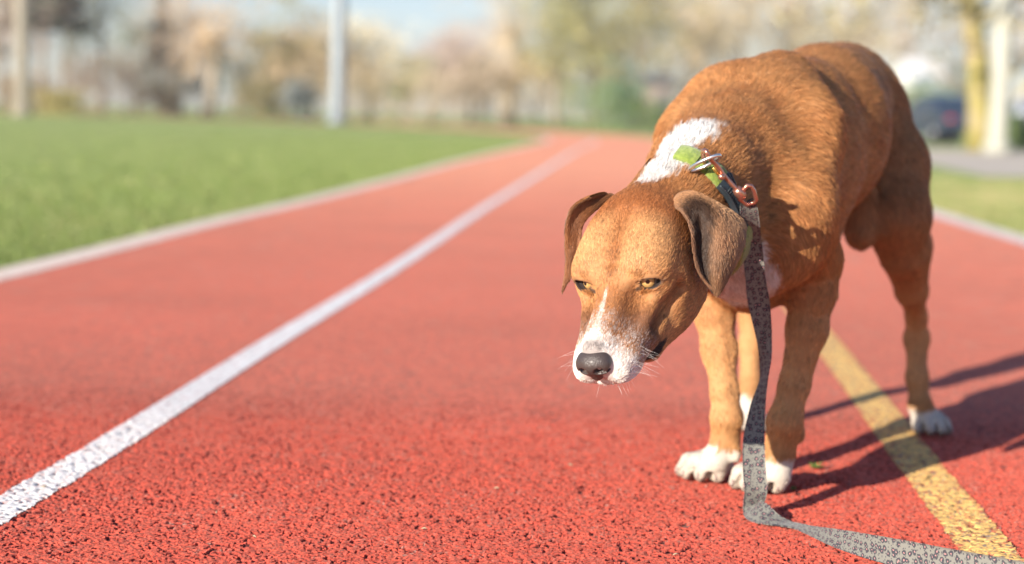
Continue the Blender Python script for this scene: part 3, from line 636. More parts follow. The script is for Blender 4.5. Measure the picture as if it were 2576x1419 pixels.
fur('fur_coat', DV, DQ, DN, FLW, lambda P, nn, q, w: coat(P, nn), int(480000*QUAL), LEN, .00017, DENS, lay=.24+.14*neck-.03*isH-.02*low, seedv=5, curv=CURV, cvar=.42, clump=.6)
for (V, Q, nn, fl, cl, o), sd in ((EL, 8), (ER, 9)):
    fur('ear_fur', V, Q, nn, fl, lambda P, n_, q, w, cl=cl: (cl[q]*w[..., None]).sum(1), int(32000*QUAL), np.full(len(V), .0080), .00015, None, lay=.22, parent=o, seedv=sd, clump=.35)
# tuft on top of the ear root
# ---- eyes
m_iris = mat('amber_eye', rough=.06, Coat_Weight=1.0, Coat_Roughness=.02)
va = N(m_iris, 'ShaderNodeVertexColor', layer_name='col'); LK(m_iris, va.outputs[0], BS(m_iris).inputs['Base Color'])
m_lid = mat('eyelid_skin', (.035, .024, .022), .38)
GAZE = W(1350, 1250, 1.2)
for s, c, r, fr in EYES:
    x, y, z = fr; nu, nv = 60, 64; u = np.linspace(0, math.pi, nu); v = np.arange(nv)*2*math.pi/nv
    P = np.stack([np.sin(u)[:, None]*np.cos(v), np.sin(u)[:, None]*np.sin(v), np.cos(u)[:, None]+0*v], -1).reshape(-1, 3)
    zg = z+.10*hf-.05*hs; zg /= np.linalg.norm(zg); xg = np.cross(y, zg); xg /= np.linalg.norm(xg); fg = np.array([xg, np.cross(zg, xg), zg])
    a = np.degrees(np.arccos(np.clip(P[:, 2], -1, 1))); th = np.arctan2(P[:, 1], P[:, 0])
    st_ = .8+.4*vnoise(th*9, a/6+3); cl = np.tile((.30, .24, .21), (len(P), 1)); cl = mixc(cl, (.05, .025, .012), smooth(42, 38, a)); cl = mixc(cl, (.58, .33, .115), smooth(38, 34, a)); cl = cl*st_[:, None]; cl = mixc(cl, (.74, .48, .20), smooth(24, 15, a)*.6); cl = mixc(cl, (.004, .003, .003), smooth(13, 11, a))
    mesh_np('eye', (P*r) @ fg+c, grid_faces(nu, nv, True)[:, ::-1], m_iris, dog, cols=np.clip(cl, 0, 1))
    def rim(top):
        V = []; rd = []
        for t in np.linspace(-1, 1, 30):
            xa = .0139*t; yb = (.0064*(1-.25*t) if top else -.0073)*(1-abs(t)**2.0)-.0008+(-.0014*smooth(0, -1, t)); rr_ = r+.0009; zz = math.sqrt(max(rr_*rr_-xa*xa-yb*yb, 1e-8)); V.append(c+x*xa+y*yb+z*zz); rd.append(.0009*(1-.35*abs(t)) if top else .0007)
        return MB().tube(V, rd, 8).build('eyelid', m_lid, dog)
    rim(True); rim(False)
    ca = [c+x*(-.0112-.002*t)+y*(-.0022-.0030*t)+z*math.sqrt(r*r-.0108**2)*(1-.02*t) for t in (0, .5, 1)]
    MB().tube(ca, [.0016, .0012, .0005], 8).build('tear_duct', m_lid, dog)
# ---- nose
m_nose = mat('nose_leather', (.062, .047, .043), .36, Coat_Weight=.15, Coat_Roughness=.25)
tcn = N(m_nose, 'ShaderNodeTexCoord'); vo = N(m_nose, 'ShaderNodeTexVoronoi'); vo.inputs['Scale'].default_value = 900; LK(m_nose, tcn.outputs['Object'], vo.inputs['Vector']); bp = N(m_nose, 'ShaderNodeBump'); bp.inputs['Strength'].default_value = .5; bp.inputs['Distance'].default_value = .0008
LK(m_nose, vo.outputs['Distance'], bp.inputs['Height']); LK(m_nose, bp.outputs['Normal'], BS(m_nose).inputs['Normal'])
save = PR_; PR_ = []
hell((9.7, 0, -2.78), (1.3, 1.75, 1.05), .5); hell((10.5, 0, -3.2), (.78, 1.22, .95), .6)
for s in (1, -1): hell((9.95, 1.04*s, -3.35), (.97, .86, .86), .5)
hell((10.15, 0, -4.35), (.75, .75, .85), .5)
for s in (1, -1):
    hell((11.15, .85*s, -3.25), (.80, .46, .40), .22, op='-'); hcap((10.8, 1.2*s, -3.55), .20, (9.8, 2.05*s, -3.5), .16, .2, op='-')
hcap((11.45, 0, -3.3), .08, (10.9, 0, -5.2), .11, .18, op='-')
ax = [np.linspace(HO[i]-.13, HO[i]+.13, 2) for i in range(3)]
cN = h2w(10.1, 0, -3.5); gxs = [np.arange(cN[i]-.034, cN[i]+.034, .0007) for i in range(3)]
P = np.stack(np.meshgrid(*gxs, indexing='ij'), -1); Dn = np.full(P.shape[:3], .05)
for p in PR_:
    d = sdf(p, P); k = p['k']
    if p['op'] == '+': h = np.maximum(k-np.abs(Dn-d), 0)/k; Dn = np.minimum(Dn, d)-h*h*k*.25
    else: d = -d; h = np.maximum(k-np.abs(Dn-d), 0)/k; Dn = np.maximum(Dn, d)+h*h*k*.25
NV, NQ = surface_nets(Dn, *gxs); NV = relax(NV, NQ, 3); mesh_np('nose', NV, NQ, m_nose, dog)
PR_ = save
# ---- claws
m_claw = mat('claw_horn', (.30, .22, .19), .35)
for (p, d, r_) in CLAWS:
    b = MB(); b.tube([p-d*.006+[0, 0, .001], p+d*.001+[0, 0, .0012], p+d*.0065-[0, 0, .0035]], [.0034, .003, .0008], 8); b.build('claw', m_claw, dog)
# ---- whiskers
m_whisk = mat('whisker_hair', (.85, .82, .78), .4)
n = 46; r = np.random.default_rng(21); X = []
for i in range(n):
    s = 1 if r.uniform() < .68 else -1; low_ = r.uniform() < .35
    p = np.array([r.uniform(6.0, 9.2), s*r.uniform(.3, 1.8), -7.1]) if low_ else np.array([r.uniform(5.0, 8.6), s*2.75, r.uniform(-6.0, -4.2)])
    d = np.array([r.uniform(-.2, .5), s*r.uniform(.1, .6), -1]) if low_ else np.array([r.uniform(-.3, .35), s*1.0, r.uniform(-.9, .1)]); d /= np.linalg.norm(d); L = r.uniform(.8, 1.8) if low_ else r.uniform(1.8, 3.8)
    g_ = np.array([.5, 0, -.2])*r.uniform(0, .6)
    X.append([h2w(*(p+d*L*t+g_*t*t*L)) for t in np.linspace(0, 1, 6)])
cv = bpy.data.hair_curves.new('whiskers'); cv.add_curves([6]*n); cv.attributes['position'].data.foreach_set('vector', np.array(X, np.float32).ravel())
ra = cv.attributes.get('radius') or cv.attributes.new('radius', 'FLOAT', 'POINT'); ra.data.foreach_set('value', np.tile(.00010*np.linspace(1, .3, 6), n).astype(np.float32)); cv.materials.append(m_whisk)
o = bpy.data.objects.new('whiskers', cv); C.objects.link(o); o.parent = dog
rebase(dog)
# ================================================================ collar
m_lime = vary(mat('lime_webbing', rough=.75, Sheen_Weight=.4), 260, [(.13, .20, .025), (.20, .28, .035), (.26, .34, .06)], 3, .35, bscale=900)
m_slate = mat('slate_plastic', (.035, .050, .062), .42); m_blackweb = mat('black_webbing', (.012, .013, .016), .85)
m_silver = mat('silver_metal', (.78, .78, .76), .22, Metallic=.9); m_rose = mat('rose_gold_metal', (.62, .30, .22), .28, Metallic=.85)
m_gold = mat('gold_spring', (.65, .45, .12), .3, Metallic=.9)
qA, qD, qF = W(1706, 400, 2.058), W(1822, 490, 2.060), W(1880, 588, 2.104)
cn_ = np.cross(qD-qA, qF-qA); cn_ /= np.linalg.norm(cn_)
_ax = W(1790, 420, 2.2)-h2w(-9.5, 0, -2.8); _ax /= np.linalg.norm(_ax); cn_ *= np.sign(cn_ @ _ax); cn_ = cn_*.6+_ax*.4; cn_ /= np.linalg.norm(cn_)
cc_ = W(1740, 520, 2.13); cc_ = cc_ - cn_*((cc_-qD) @ cn_)
ux = qA-cc_; ux -= cn_*(ux @ cn_); ux /= np.linalg.norm(ux); uy = np.cross(cn_, ux)
if (qF-cc_) @ uy < 0: uy = -uy
NA = 180; TH_ = np.arange(NA)*2*math.pi/NA; rad_ = np.zeros(NA)
rs = np.arange(.03, .17, .001)
for i, t in enumerate(TH_):
    d = math.cos(t)*ux+math.sin(t)*uy; v = body_sdf(cc_+rs[:, None]*d); j = np.argmax(v > 0); rad_[i] = rs[j] if v[j] > 0 else .12
rad_ = np.minimum(rad_, .115)
for _ in range(6): rad_ = (np.roll(rad_, 1)+rad_*2+np.roll(rad_, -1))/4
def cpt(t, off, w):
    """point of the collar ring: angle, lift above the coat, offset across the band"""
    r = np.interp(t % (2*math.pi), np.append(TH_, 2*math.pi), np.append(rad_, rad_[0])); return cc_+(r+off)*(math.cos(t)*ux+math.sin(t)*uy)+cn_*w
def ang_of(x, y, Y):
    p = W(x, y, Y)-cc_; return math.atan2(p @ uy, p @ ux)
collar = empty('dog_collar', cpt(math.pi, 0, 0), 'lime green and slate dog collar around the neck of the dog', 'collar')
def band(name, t0, t1, w, off, th, m, n=60, prof=None, parent=collar, closed=False, nz_=10, flat=.35):
    V = []; ts = np.linspace(t0, t1, n, endpoint=not closed)
    for k, t in enumerate(ts):
        f = 1 if closed else k/(n-1); ww, tt = (w, th) if prof is None else prof(f)
        for j in range(nz_):                                     # superellipse section
            a = 2*math.pi*j/nz_; ca_, sa_ = math.cos(a), math.sin(a); V.append(cpt(t, off+tt*np.sign(sa_)*abs(sa_)**.8, ww/2*np.sign(ca_)*abs(ca_)**flat))
    b = MB(); b.add(V, grid_faces(n, nz_, True));
    if closed: b.add([V[i] for i in list(range((n-1)*nz_, n*nz_))+list(range(nz_))], grid_faces(2, nz_, True))
    else: b.add(V[:nz_]+[np.mean(V[:nz_], 0)], [(j, nz_, (j+1) % nz_, (j+1) % nz_) for j in range(nz_)]); b.add(V[-nz_:]+[np.mean(V[-nz_:], 0)], [((j+1) % nz_, nz_, j, j) for j in range(nz_)])
    return b.build(name, m, parent)
tA = ang_of(1700, 396, 2.06)
band('webbing', tA+.05, tA+2*math.pi-.6, .022, .0035, .0016, m_blackweb, 140)
puff = lambda wd, th: (lambda f: (wd*(.97+.03*math.sin(math.pi*f)), th*(.55+.45*math.sin(math.pi*min(max(f, .04), .96))**.4)))
tA, t1, t2, t3, t4, t5 = ang_of(1700, 396, 2.06), ang_of(1752, 415, 2.05), ang_of(1775, 436, 2.047), ang_of(1812, 470, 2.05), ang_of(1868, 556, 2.09), ang_of(1882, 598, 2.1)
band('padded_sleeve', tA+.01, t1, .026, .0065, .005, m_lime, 30, puff(.026, .0055))
band('padded_sleeve', t1+.01, t2, .025, .0055, .0035, m_lime, 20, puff(.025, .0035)); band('padded_sleeve', t2+.01, t3-.02, .027, .0065, .005, m_lime, 30, puff(.027, .0060))
band('padded_sleeve', t4, t5, .027, .0065, .005, m_lime, 24, puff(.027, .0060)); band('padded_sleeve', t5+.05, t5+.9, .025, .0060, .0045, m_lime, 30, puff(.025, .0045))
band('buckle', t3-.05, t4-.02, .024, .0075, .0045, m_slate, 60, lambda f: (.030-.013*math.sin(math.pi*f)**1.2, .0048-.0008*math.cos(2*math.pi*f)))
bk = collar.children[-1] if False else [o for o in collar.children if o.name.startswith('buckle')][0]
for s in (-1, 1):
    V = [cpt(t, .0128, s*(.0125-.0062*math.sin(math.pi*k/29)**1.2)) for k, t in enumerate(np.linspace(t3-.03, t4-.05, 30))]; MB().tube(V, .0013, 8).build('ridge', m_slate, bk)
for k in range(16):
    t = t3+(t4-t3)*(.12+.74*k/15); wq = .0105-.0055*math.sin(math.pi*(.12+.74*k/15)); MB().tube([cpt(t, .0126, -wq), cpt(t, .0131, 0), cpt(t, .0126, wq)], .0006, 5).build('rib', m_slate, bk)
# silver ring standing on the collar
rc, ra_ = W(1772, 411, 2.022), W(1812, 395, 2.018)-W(1772, 411, 2.022); ra_ = ra_/np.linalg.norm(ra_)*.0190
rb_ = np.array([.003, -.0125, .0062]); th = np.linspace(0, 2*math.pi, 40)
MB().tube([rc+ra_*math.copysign(abs(math.cos(t))**.8, math.cos(t))+rb_*math.sin(t) for t in th], .0023, 10, cap=False).build('ring', m_silver, collar)
rebase(collar)
# ================================================================ leash
leash = empty('leash', G(1900, 1300), 'grey leopard print leash clipped to the collar and trailing over the track', 'leash')
P_ = lambda x, y, Y: W((x/2.838+2500)/1.59, (y/2.838+500)/1.59, Y)
hk = [P_(905, 470, 2.050), P_(890, 380, 2.034), P_(880, 310, 2.020), P_(905, 283, 2.012), P_(930, 310, 2.008), P_(955, 375, 2.012), P_(1000, 420, 2.020), P_(1050, 460, 2.024), P_(1110, 560, 2.030), P_(1180, 640, 2.034), P_(1240, 705, 2.036), P_(1290, 752, 2.038)]
hk = np.array(hk); ti = np.linspace(0, len(hk)-1, 50); hk = np.stack([np.interp(ti, range(len(hk)), hk[:, j]) for j in range(3)], 1)
for _ in range(4): hk[1:-1] = (hk[:-2]+2*hk[1:-1]+hk[2:])/4
sh_ = MB().tube(hk, .0029, 10).build('snap_hook', m_rose, leash)
MB().tube([P_(1000, 480, 2.026), P_(1040, 535, 2.03), P_(1090, 590, 2.032)], .0023, 8).build('gate', m_gold, sh_); MB().ball(P_(1095, 588, 2.026), (.0042, .0042, .0042)).build('thumb_knob', m_rose, sh_)
MB().tube([P_(1262, 722, 2.036), P_(1290, 760, 2.038), P_(1320, 800, 2.04), P_(1350, 815, 2.042)], [.0052, .0066, .0066, .0045], 14).build('swivel', m_rose, leash)
bl = np.array([P_(1290, 835, 2.043), P_(1330, 800, 2.040), P_(1350, 730, 2.036), P_(1385, 688, 2.034), P_(1430, 690, 2.036), P_(1462, 740, 2.040), P_(1490, 850, 2.046), P_(1470, 880, 2.05), P_(1380, 905, 2.052), P_(1290, 835, 2.043)])
MB().tube(bl, .0027, 8, cap=False).build('bail', m_rose, leash)
q3 = lambda x, y: ((x/1.344+2600)/1.59, (y/1.344+1200)/1.59)
rowsS = []                                            # (one edge, other edge) of the strap
for (xl, yl), (xr, yr), Y in [((1863, 517), (1900, 500), 2.050), ((1862, 545), (1908, 535), 2.052), ((1866, 600), (1914, 592), 2.058), ((1869, 640), (1920, 640), 2.066), ((1875, 700), (1926, 700), 2.076), ((1880, 755), (1936, 755), 2.086), ((1890, 800), (1940, 800), 2.092), ((1902, 850), (1942, 850), 2.098), ((1910, 900), (1940, 900), 2.102), ((1912, 950), (1933, 940), 2.106), ((1903, 980), (1928, 980), 2.108), ((1889, 1015), (1926, 1015), 2.110), ((1878, 1060), (1924, 1060), 2.112), ((1870, 1100), (1923, 1100), 2.114), ((1868, 1150), (1925, 1150), 2.116), ((1870, 1200), (1928, 1200), 2.116), ((1873, 1232), (1930, 1238), 2.116)]:
    tw = .010*math.sin(math.pi*min(max((yl-850)/180, 0), 1)); dY = .046*smooth(510, 620, yl)*smooth(1220, 980, yl); rowsS.append((W(xl, yl, Y+tw+dY), W(xr, yr, Y-tw+dY)))
bot = [(500, 1120), (508, 1165), (545, 1190), (610, 1203), (700, 1213), (775, 1228), (850, 1262), (950, 1312), (1050, 1352), (1200, 1400), (1400, 1452), (1747, 1530), (2400, 1640), (3300, 1700)]
topp = [(612, 1088), (600, 1078), (640, 1105), (690, 1155), (750, 1205), (800, 1221), (880, 1217), (980, 1229), (1080, 1243), (1200, 1262), (1400, 1297), (1747, 1342), (2400, 1440), (3300, 1500)]
for k, (b_, t_) in enumerate(zip(bot, topp)):
    g = G(*q3(*b_), z=.012 if k == 0 else .0045); e = W(*q3(*t_), g[1]+(.004, .010, .014, .016, .018, .020, .016, .013, .012, .010, .010, .010, .010, .010)[k])
    e[2] = max(e[2], .006); d = e-g; L_ = np.linalg.norm(d)
    if L_ > .034: e = g+d/L_*.034
    rowsS.append((g, e))
S0 = spline_rows([[a, (a+b)/2+np.array([0, .0012, 0]), b] for a, b in rowsS], 420, 12)
u_ = np.concatenate([[0], np.cumsum(np.linalg.norm(np.diff(S0.mean(1), axis=0), axis=1))]); uvS = np.stack([np.repeat(u_, 12), np.tile(np.linspace(0, .025, 12), 420)], 1)
nS = np.cross(np.gradient(S0, axis=0), np.gradient(S0, axis=1)); nS /= np.linalg.norm(nS, axis=-1, keepdims=True)+1e-9
m_leo = mat('leopard_webbing', (.4, .4, .36), .72, Sheen_Weight=.2)
uvn = N(m_leo, 'ShaderNodeUVMap', uv_map='uv'); nz1 = N(m_leo, 'ShaderNodeTexNoise'); nz1.inputs['Scale'].default_value = 260; nz1.inputs['Detail'].default_value = 2
mx = N(m_leo, 'ShaderNodeVectorMath', operation='MULTIPLY_ADD'); mx.inputs[1].default_value = (.0042, .0042, 0); LK(m_leo, uvn.outputs[0], nz1.inputs['Vector']); LK(m_leo, nz1.outputs['Color'], mx.inputs[0]); LK(m_leo, uvn.outputs[0], mx.inputs[2])
def voro(scale, feature='F1', rnd=.75):
    v = N(m_leo, 'ShaderNodeTexVoronoi'); v.voronoi_dimensions = '2D'; v.feature = feature; v.inputs['Scale'].default_value = scale; v.inputs['Randomness'].default_value = rnd; LK(m_leo, mx.outputs[0], v.inputs['Vector']); return v
v1 = voro(135); r1 = ramp(m_leo, [(0, (0, 0, 0)), (.09, (0, 0, 0)), (.13, (1, 1, 1)), (.34, (1, 1, 1)), (.38, (0, 0, 0))]); LK(m_leo, v1.outputs['Distance'], r1.inputs['Fac'])
nb = N(m_leo, 'ShaderNodeTexNoise'); nb.inputs['Scale'].default_value = 330; LK(m_leo, uvn.outputs[0], nb.inputs['Vector']); rb2 = ramp(m_leo, [(.34, (0, 0, 0)), (.40, (1, 1, 1))]); LK(m_leo, nb.outputs['Fac'], rb2.inputs['Fac'])
ml = N(m_leo, 'ShaderNodeMath', operation='MULTIPLY'); LK(m_leo, r1.outputs[0], ml.inputs[0]); LK(m_leo, rb2.outputs[0], ml.inputs[1])
v2 = voro(260); r2 = ramp(m_leo, [(0, (1, 1, 1)), (.17, (1, 1, 1)), (.21, (0, 0, 0))]); LK(m_leo, v2.outputs['Distance'], r2.inputs['Fac'])
far = ramp(m_leo, [(.40, (0, 0, 0)), (.44, (1, 1, 1))]); LK(m_leo, v1.outputs['Distance'], far.inputs['Fac']); m2 = N(m_leo, 'ShaderNodeMath', operation='MULTIPLY'); LK(m_leo, r2.outputs[0], m2.inputs[0]); LK(m_leo, far.outputs[0], m2.inputs[1])
mxx = N(m_leo, 'ShaderNodeMath', operation='MAXIMUM'); LK(m_leo, ml.outputs[0], mxx.inputs[0]); LK(m_leo, m2.outputs[0], mxx.inputs[1])
pk = ramp(m_leo, [(0, (.50, .24, .23)), (.09, (.34, .165, .165)), (.13, (.185, .182, .158))]); LK(m_leo, v1.outputs['Distance'], pk.inputs['Fac'])
mi = N(m_leo, 'ShaderNodeMixRGB'); LK(m_leo, mxx.outputs[0], mi.inputs[0]); LK(m_leo, pk.outputs[0], mi.inputs[1]); mi.inputs[2].default_value = (.035, .035, .045, 1); LK(m_leo, mi.outputs[0], BS(m_leo).inputs['Base Color'])
wv = N(m_leo, 'ShaderNodeTexNoise'); wv.inputs['Scale'].default_value = 2600; LK(m_leo, uvn.outputs[0], wv.inputs['Vector']); bw = N(m_leo, 'ShaderNodeBump'); bw.inputs['Strength'].default_value = .5; bw.inputs['Distance'].default_value = .0005; LK(m_leo, wv.outputs['Fac'], bw.inputs['Height']); LK(m_leo, bw.outputs['Normal'], BS(m_leo).inputs['Normal'])
n0 = S0.shape[0]*12; Va, Vb = (S0+nS*.0009).reshape(-1, 3), (S0-nS*.0009).reshape(-1, 3); f0 = grid_faces(420, 12)
i0 = np.arange(419)*12; side = np.concatenate([np.stack([i0, i0+12, i0+12+n0, i0+n0], 1), np.stack([i0+11+n0, i0+23+n0, i0+23, i0+11], 1)])
mesh_np('strap', np.concatenate([Va, Vb]), np.concatenate([f0, f0[:, ::-1]+n0, side]), m_leo, leash, uv=np.concatenate([uvS, uvS]))
S1 = S0[0:34]-nS[0:34]*.0026; k1 = 34*12; Vc, Vd = (S1+nS[0:34]*.0008).reshape(-1, 3), (S1-nS[0:34]*.0008).reshape(-1, 3); f1 = grid_faces(34, 12); e1_ = np.array([[33*12+j, 33*12+j+1, 33*12+j+1+k1, 33*12+j+k1] for j in range(11)])
mesh_np('sewn_loop', np.concatenate([Vc, Vd]), np.concatenate([f1, f1[:, ::-1]+k1, e1_]), m_leo, leash, uv=np.concatenate([uvS[:k1]+.4, uvS[:k1]+.4]))
rebase(leash)
# ================================================================ little weeds on the track
m_weed = mat('weed_leaf', (.13, .20, .04), .6)
def weed(x, y, sz, label):
    g = G(x, y, 0); t = empty('weed', g, label, 'weed', 'little weeds on the track'); r = np.random.default_rng(int(x)); b = MB()
    for i in range(16):
        a = r.uniform(0, 2*math.pi); l = sz*r.uniform(.4, 1.0); up = r.uniform(.15, .8)*sz; w = sz*.16
        d = np.array([math.cos(a), math.sin(a), 0]); n = np.array([-d[1], d[0], 0]); p = g+np.array([0, 0, .002])
        b.add([p, p+d*l*.5+n*w+[0, 0, up*.7], p+d*l+[0, 0, up*.8], p+d*l*.5-n*w+[0, 0, up*.7]], [(0, 1, 2, 3)])
    b.build('leaf', m_weed, t, smooth=False); rebase(t)
weed(2052, 1182, .016, 'small green weed sprig on the red track inside the leg shadow'); weed(1996, 1236, .008, 'tiny pale weed sprig on the red track beside the front paw')
m_dry = mat('dry_bit', (.42, .34, .22), .8)
for x, y in ((545, 2050/1.59), (1250, 1228), (1435, 1170), (1700, 1395), (640, 1350), (110, 1225), (2230, 1060), (1068, 1330)):
    g = G(x, y, .003); b = MB(); a = x; b.tube([g+[-.004*math.cos(a), -.004*math.sin(a), 0], g+[0, 0, .0012], g+[.004*math.cos(a), .004*math.sin(a), 0]], [.0004, .0011, .0003], 5)
    o = b.build('seed_husk', m_dry); tag(o, 'dry straw coloured husk lying on the red track', 'husk', 'dry husks scattered on the track')
# ================================================================ far setting
def flat_strip(name, pts_a, pts_b, z, m, kind='structure'):
    a, b = np.array(pts_a, float), np.array(pts_b, float)
    V = np.concatenate([np.column_stack([a, np.full(len(a), z)]), np.column_stack([b, np.full(len(b), z)])]); n = len(a)
    return tag(mesh_np(name, V, np.array([(i, i+1, n+i+1, n+i) for i in range(n-1)]), m), kind=kind)
m_path = vary(mat('path_gravel', rough=.9), 3, [(.50, .44, .36), (.62, .55, .45)], 5, .3)
flat_strip('footpath', [(5.0, 18.2), (12, 17.6), (40, 16)], [(7.5, 39), (16, 41), (60, 44)], -.016, m_path)
m_road = vary(mat('road_asphalt', rough=.85), 4, [(.10, .10, .10), (.16, .155, .15)], 5, .3)
flat_strip('road', [(9, 50), (90, 44)], [(9, 62), (90, 60)], -.014, m_road)

leaf_mats = {}
def leafm(col, col2, key):
    if key not in leaf_mats:
        m = mat('foliage', rough=.7); oi = N(m, 'ShaderNodeVertexColor', layer_name='col'); LK(m, oi.outputs[0], BS(m).inputs['Base Color']); leaf_mats[key] = m
    return leaf_mats[key]
m_bark = vary(mat('bark', rough=.9), 6, [(.20, .16, .12), (.34, .28, .21)], 5, .5)
m_bark_pale = vary(mat('pale_bark', rough=.9), 6, [(.42, .36, .28), (.58, .50, .40)], 5, .4)
m_bark_moss = vary(mat('mossy_bark', rough=.95), 1.5, [(.20, .18, .06), (.30, .26, .07), (.40, .32, .22)], 4, .5)
def tree(X, Y, h, cw, cols, label, n=2600, base=.22, leaf=.22, trunk=.16, bark=None, kind='bare', lean=0.0, top=1.0, name='tree', dens=1.0, seed=None):
    r = np.random.default_rng(seed if seed is not None else int(abs(X*31+Y*17))+int(h*7))
    t = empty(name, (X, Y, -.02), label, 'shrub' if name == 'shrub' else 'tree', 'trees and shrubs around the sports field')
    tb = MB(); P0 = np.array([X, Y, -.05]); ends = []
    Pt = P0+np.array([lean*h, 0, h*(.9 if kind == 'cone' else .62)])
    k = 7; tt = np.linspace(0, 1, k)[:, None]; ax = P0+(Pt-P0)*tt+np.column_stack([r.normal(0, .03*h/k, k), r.normal(0, .03*h/k, k), np.zeros(k)])*(tt > 0)
    tb.tube(ax, trunk*(1-.75*tt[:, 0])*np.where(tt[:, 0] == 0, 1.25, 1), 9); ends.append(Pt)
    nl = 10 if name != 'shrub' else 6
    for i in range(nl):
        f = r.uniform(.35, .98); a = r.uniform(0, 2*math.pi); s = P0+(Pt-P0)*f; ln = cw*r.uniform(.5, .95)
        e = s+np.array([math.cos(a)*ln*.75, math.sin(a)*ln*.75, ln*r.uniform(.45, 1.1)]); mid = (s+e)/2+np.array([0, 0, -.08*ln])
        tb.tube([s, mid, e], [trunk*.42*(1-f*.5), trunk*.25, trunk*.06], 6); ends.append(e)
        for q in range(3):
            e2 = mid+(e-mid)*r.uniform(.2, .9)+r.normal(0, .3*cw, 3)*np.array([1, 1, .7]); tb.tube([mid+(e-mid)*.2, e2], [trunk*.13, trunk*.03], 5); ends.append(e2)
    tb.build('trunk', bark or m_bark, t)
    ends = np.array(ends)
    # crown: clumps round the limb ends
    n = int(n*dens)
    if kind == 'cone':
        z = r.uniform(0, 1, n)**.8; a = r.uniform(0, 2*math.pi, n); rr = cw*(1-z)*r.uniform(.35, 1.05, n)*(1+.15*np.sin(z*40))
        c = np.stack([X+lean*h*z+rr*np.cos(a), Y+rr*np.sin(a), h*(base*.4+(1-base*.4)*z)], 1)
    else:
        nc = 26; cc = np.array([X+lean*h*.6, Y, h*(base+(top-base)*.52)])+r.normal(0, 1, (nc, 3))*np.array([cw*.5, cw*.5, h*(top-base)*.27])
        cc = np.vstack([cc, ends]); sz = r.uniform(.12, .34, len(cc))*cw
        w = r.integers(0, len(cc), n); c = cc[w]+r.normal(0, 1, (n, 3))*sz[w][:, None]*np.array([1, 1, .8])
        c[:, 2] = np.clip(c[:, 2], h*base*.6 if name != 'shrub' else .02, h*1.1)
    tw = kind == 'bare'
    d = r.normal(0, 1, (n, 3)); d /= np.linalg.norm(d, axis=1, keepdims=True); e = np.cross(d, r.normal(0, 1, (n, 3))); e /= np.linalg.norm(e, axis=1, keepdims=True)
    s1 = leaf*r.uniform(.5, 1.3, n)[:, None]*(2.4 if tw else 1); s2 = leaf*r.uniform(.4, 1, n)[:, None]*(.33 if tw else .8)
    V = np.stack([c-d*s1/2, c+e*s2/2, c+d*s1/2, c-e*s2/2], 1).reshape(-1, 3)
    g = (vnoise(c[:, 0]/(cw*.45)+3, c[:, 2]/(cw*.45), c[:, 1]/(cw*.45))*1.6-.3+r.normal(0, .18, n)).clip(0, 1)[:, None]
    cl = np.clip((np.array(cols[0])*(1-g)+np.array(cols[1])*g)*np.array([1.14, 1.12, 1.04]), 0, .85)
    mesh_np('crown', V, np.arange(4*n).reshape(-1, 4), leafm(0, 0, 0), t, smooth=False, cols=np.repeat(cl, 4, 0))
    rebase(t); return t
TAN = ((.42, .31, .19), (.66, .51, .33)); GREY = ((.36, .29, .24), (.56, .46, .38)); OLIVE = ((.22, .20, .08), (.42, .36, .14)); DARK = ((.045, .06, .05), (.10, .12, .08))
MAUVE = ((.36, .27, .25), (.55, .44, .39)); CREAM = ((.60, .50, .32), (.78, .68, .48)); BROWN = ((.20, .14, .09), (.34, .25, .16)); BLUE = ((.12, .16, .18), (.28, .33, .35)); GREEN = ((.08, .14, .05), (.20, .28, .10))
def at(px, Y): p = W(px, 300, Y); return p[0]
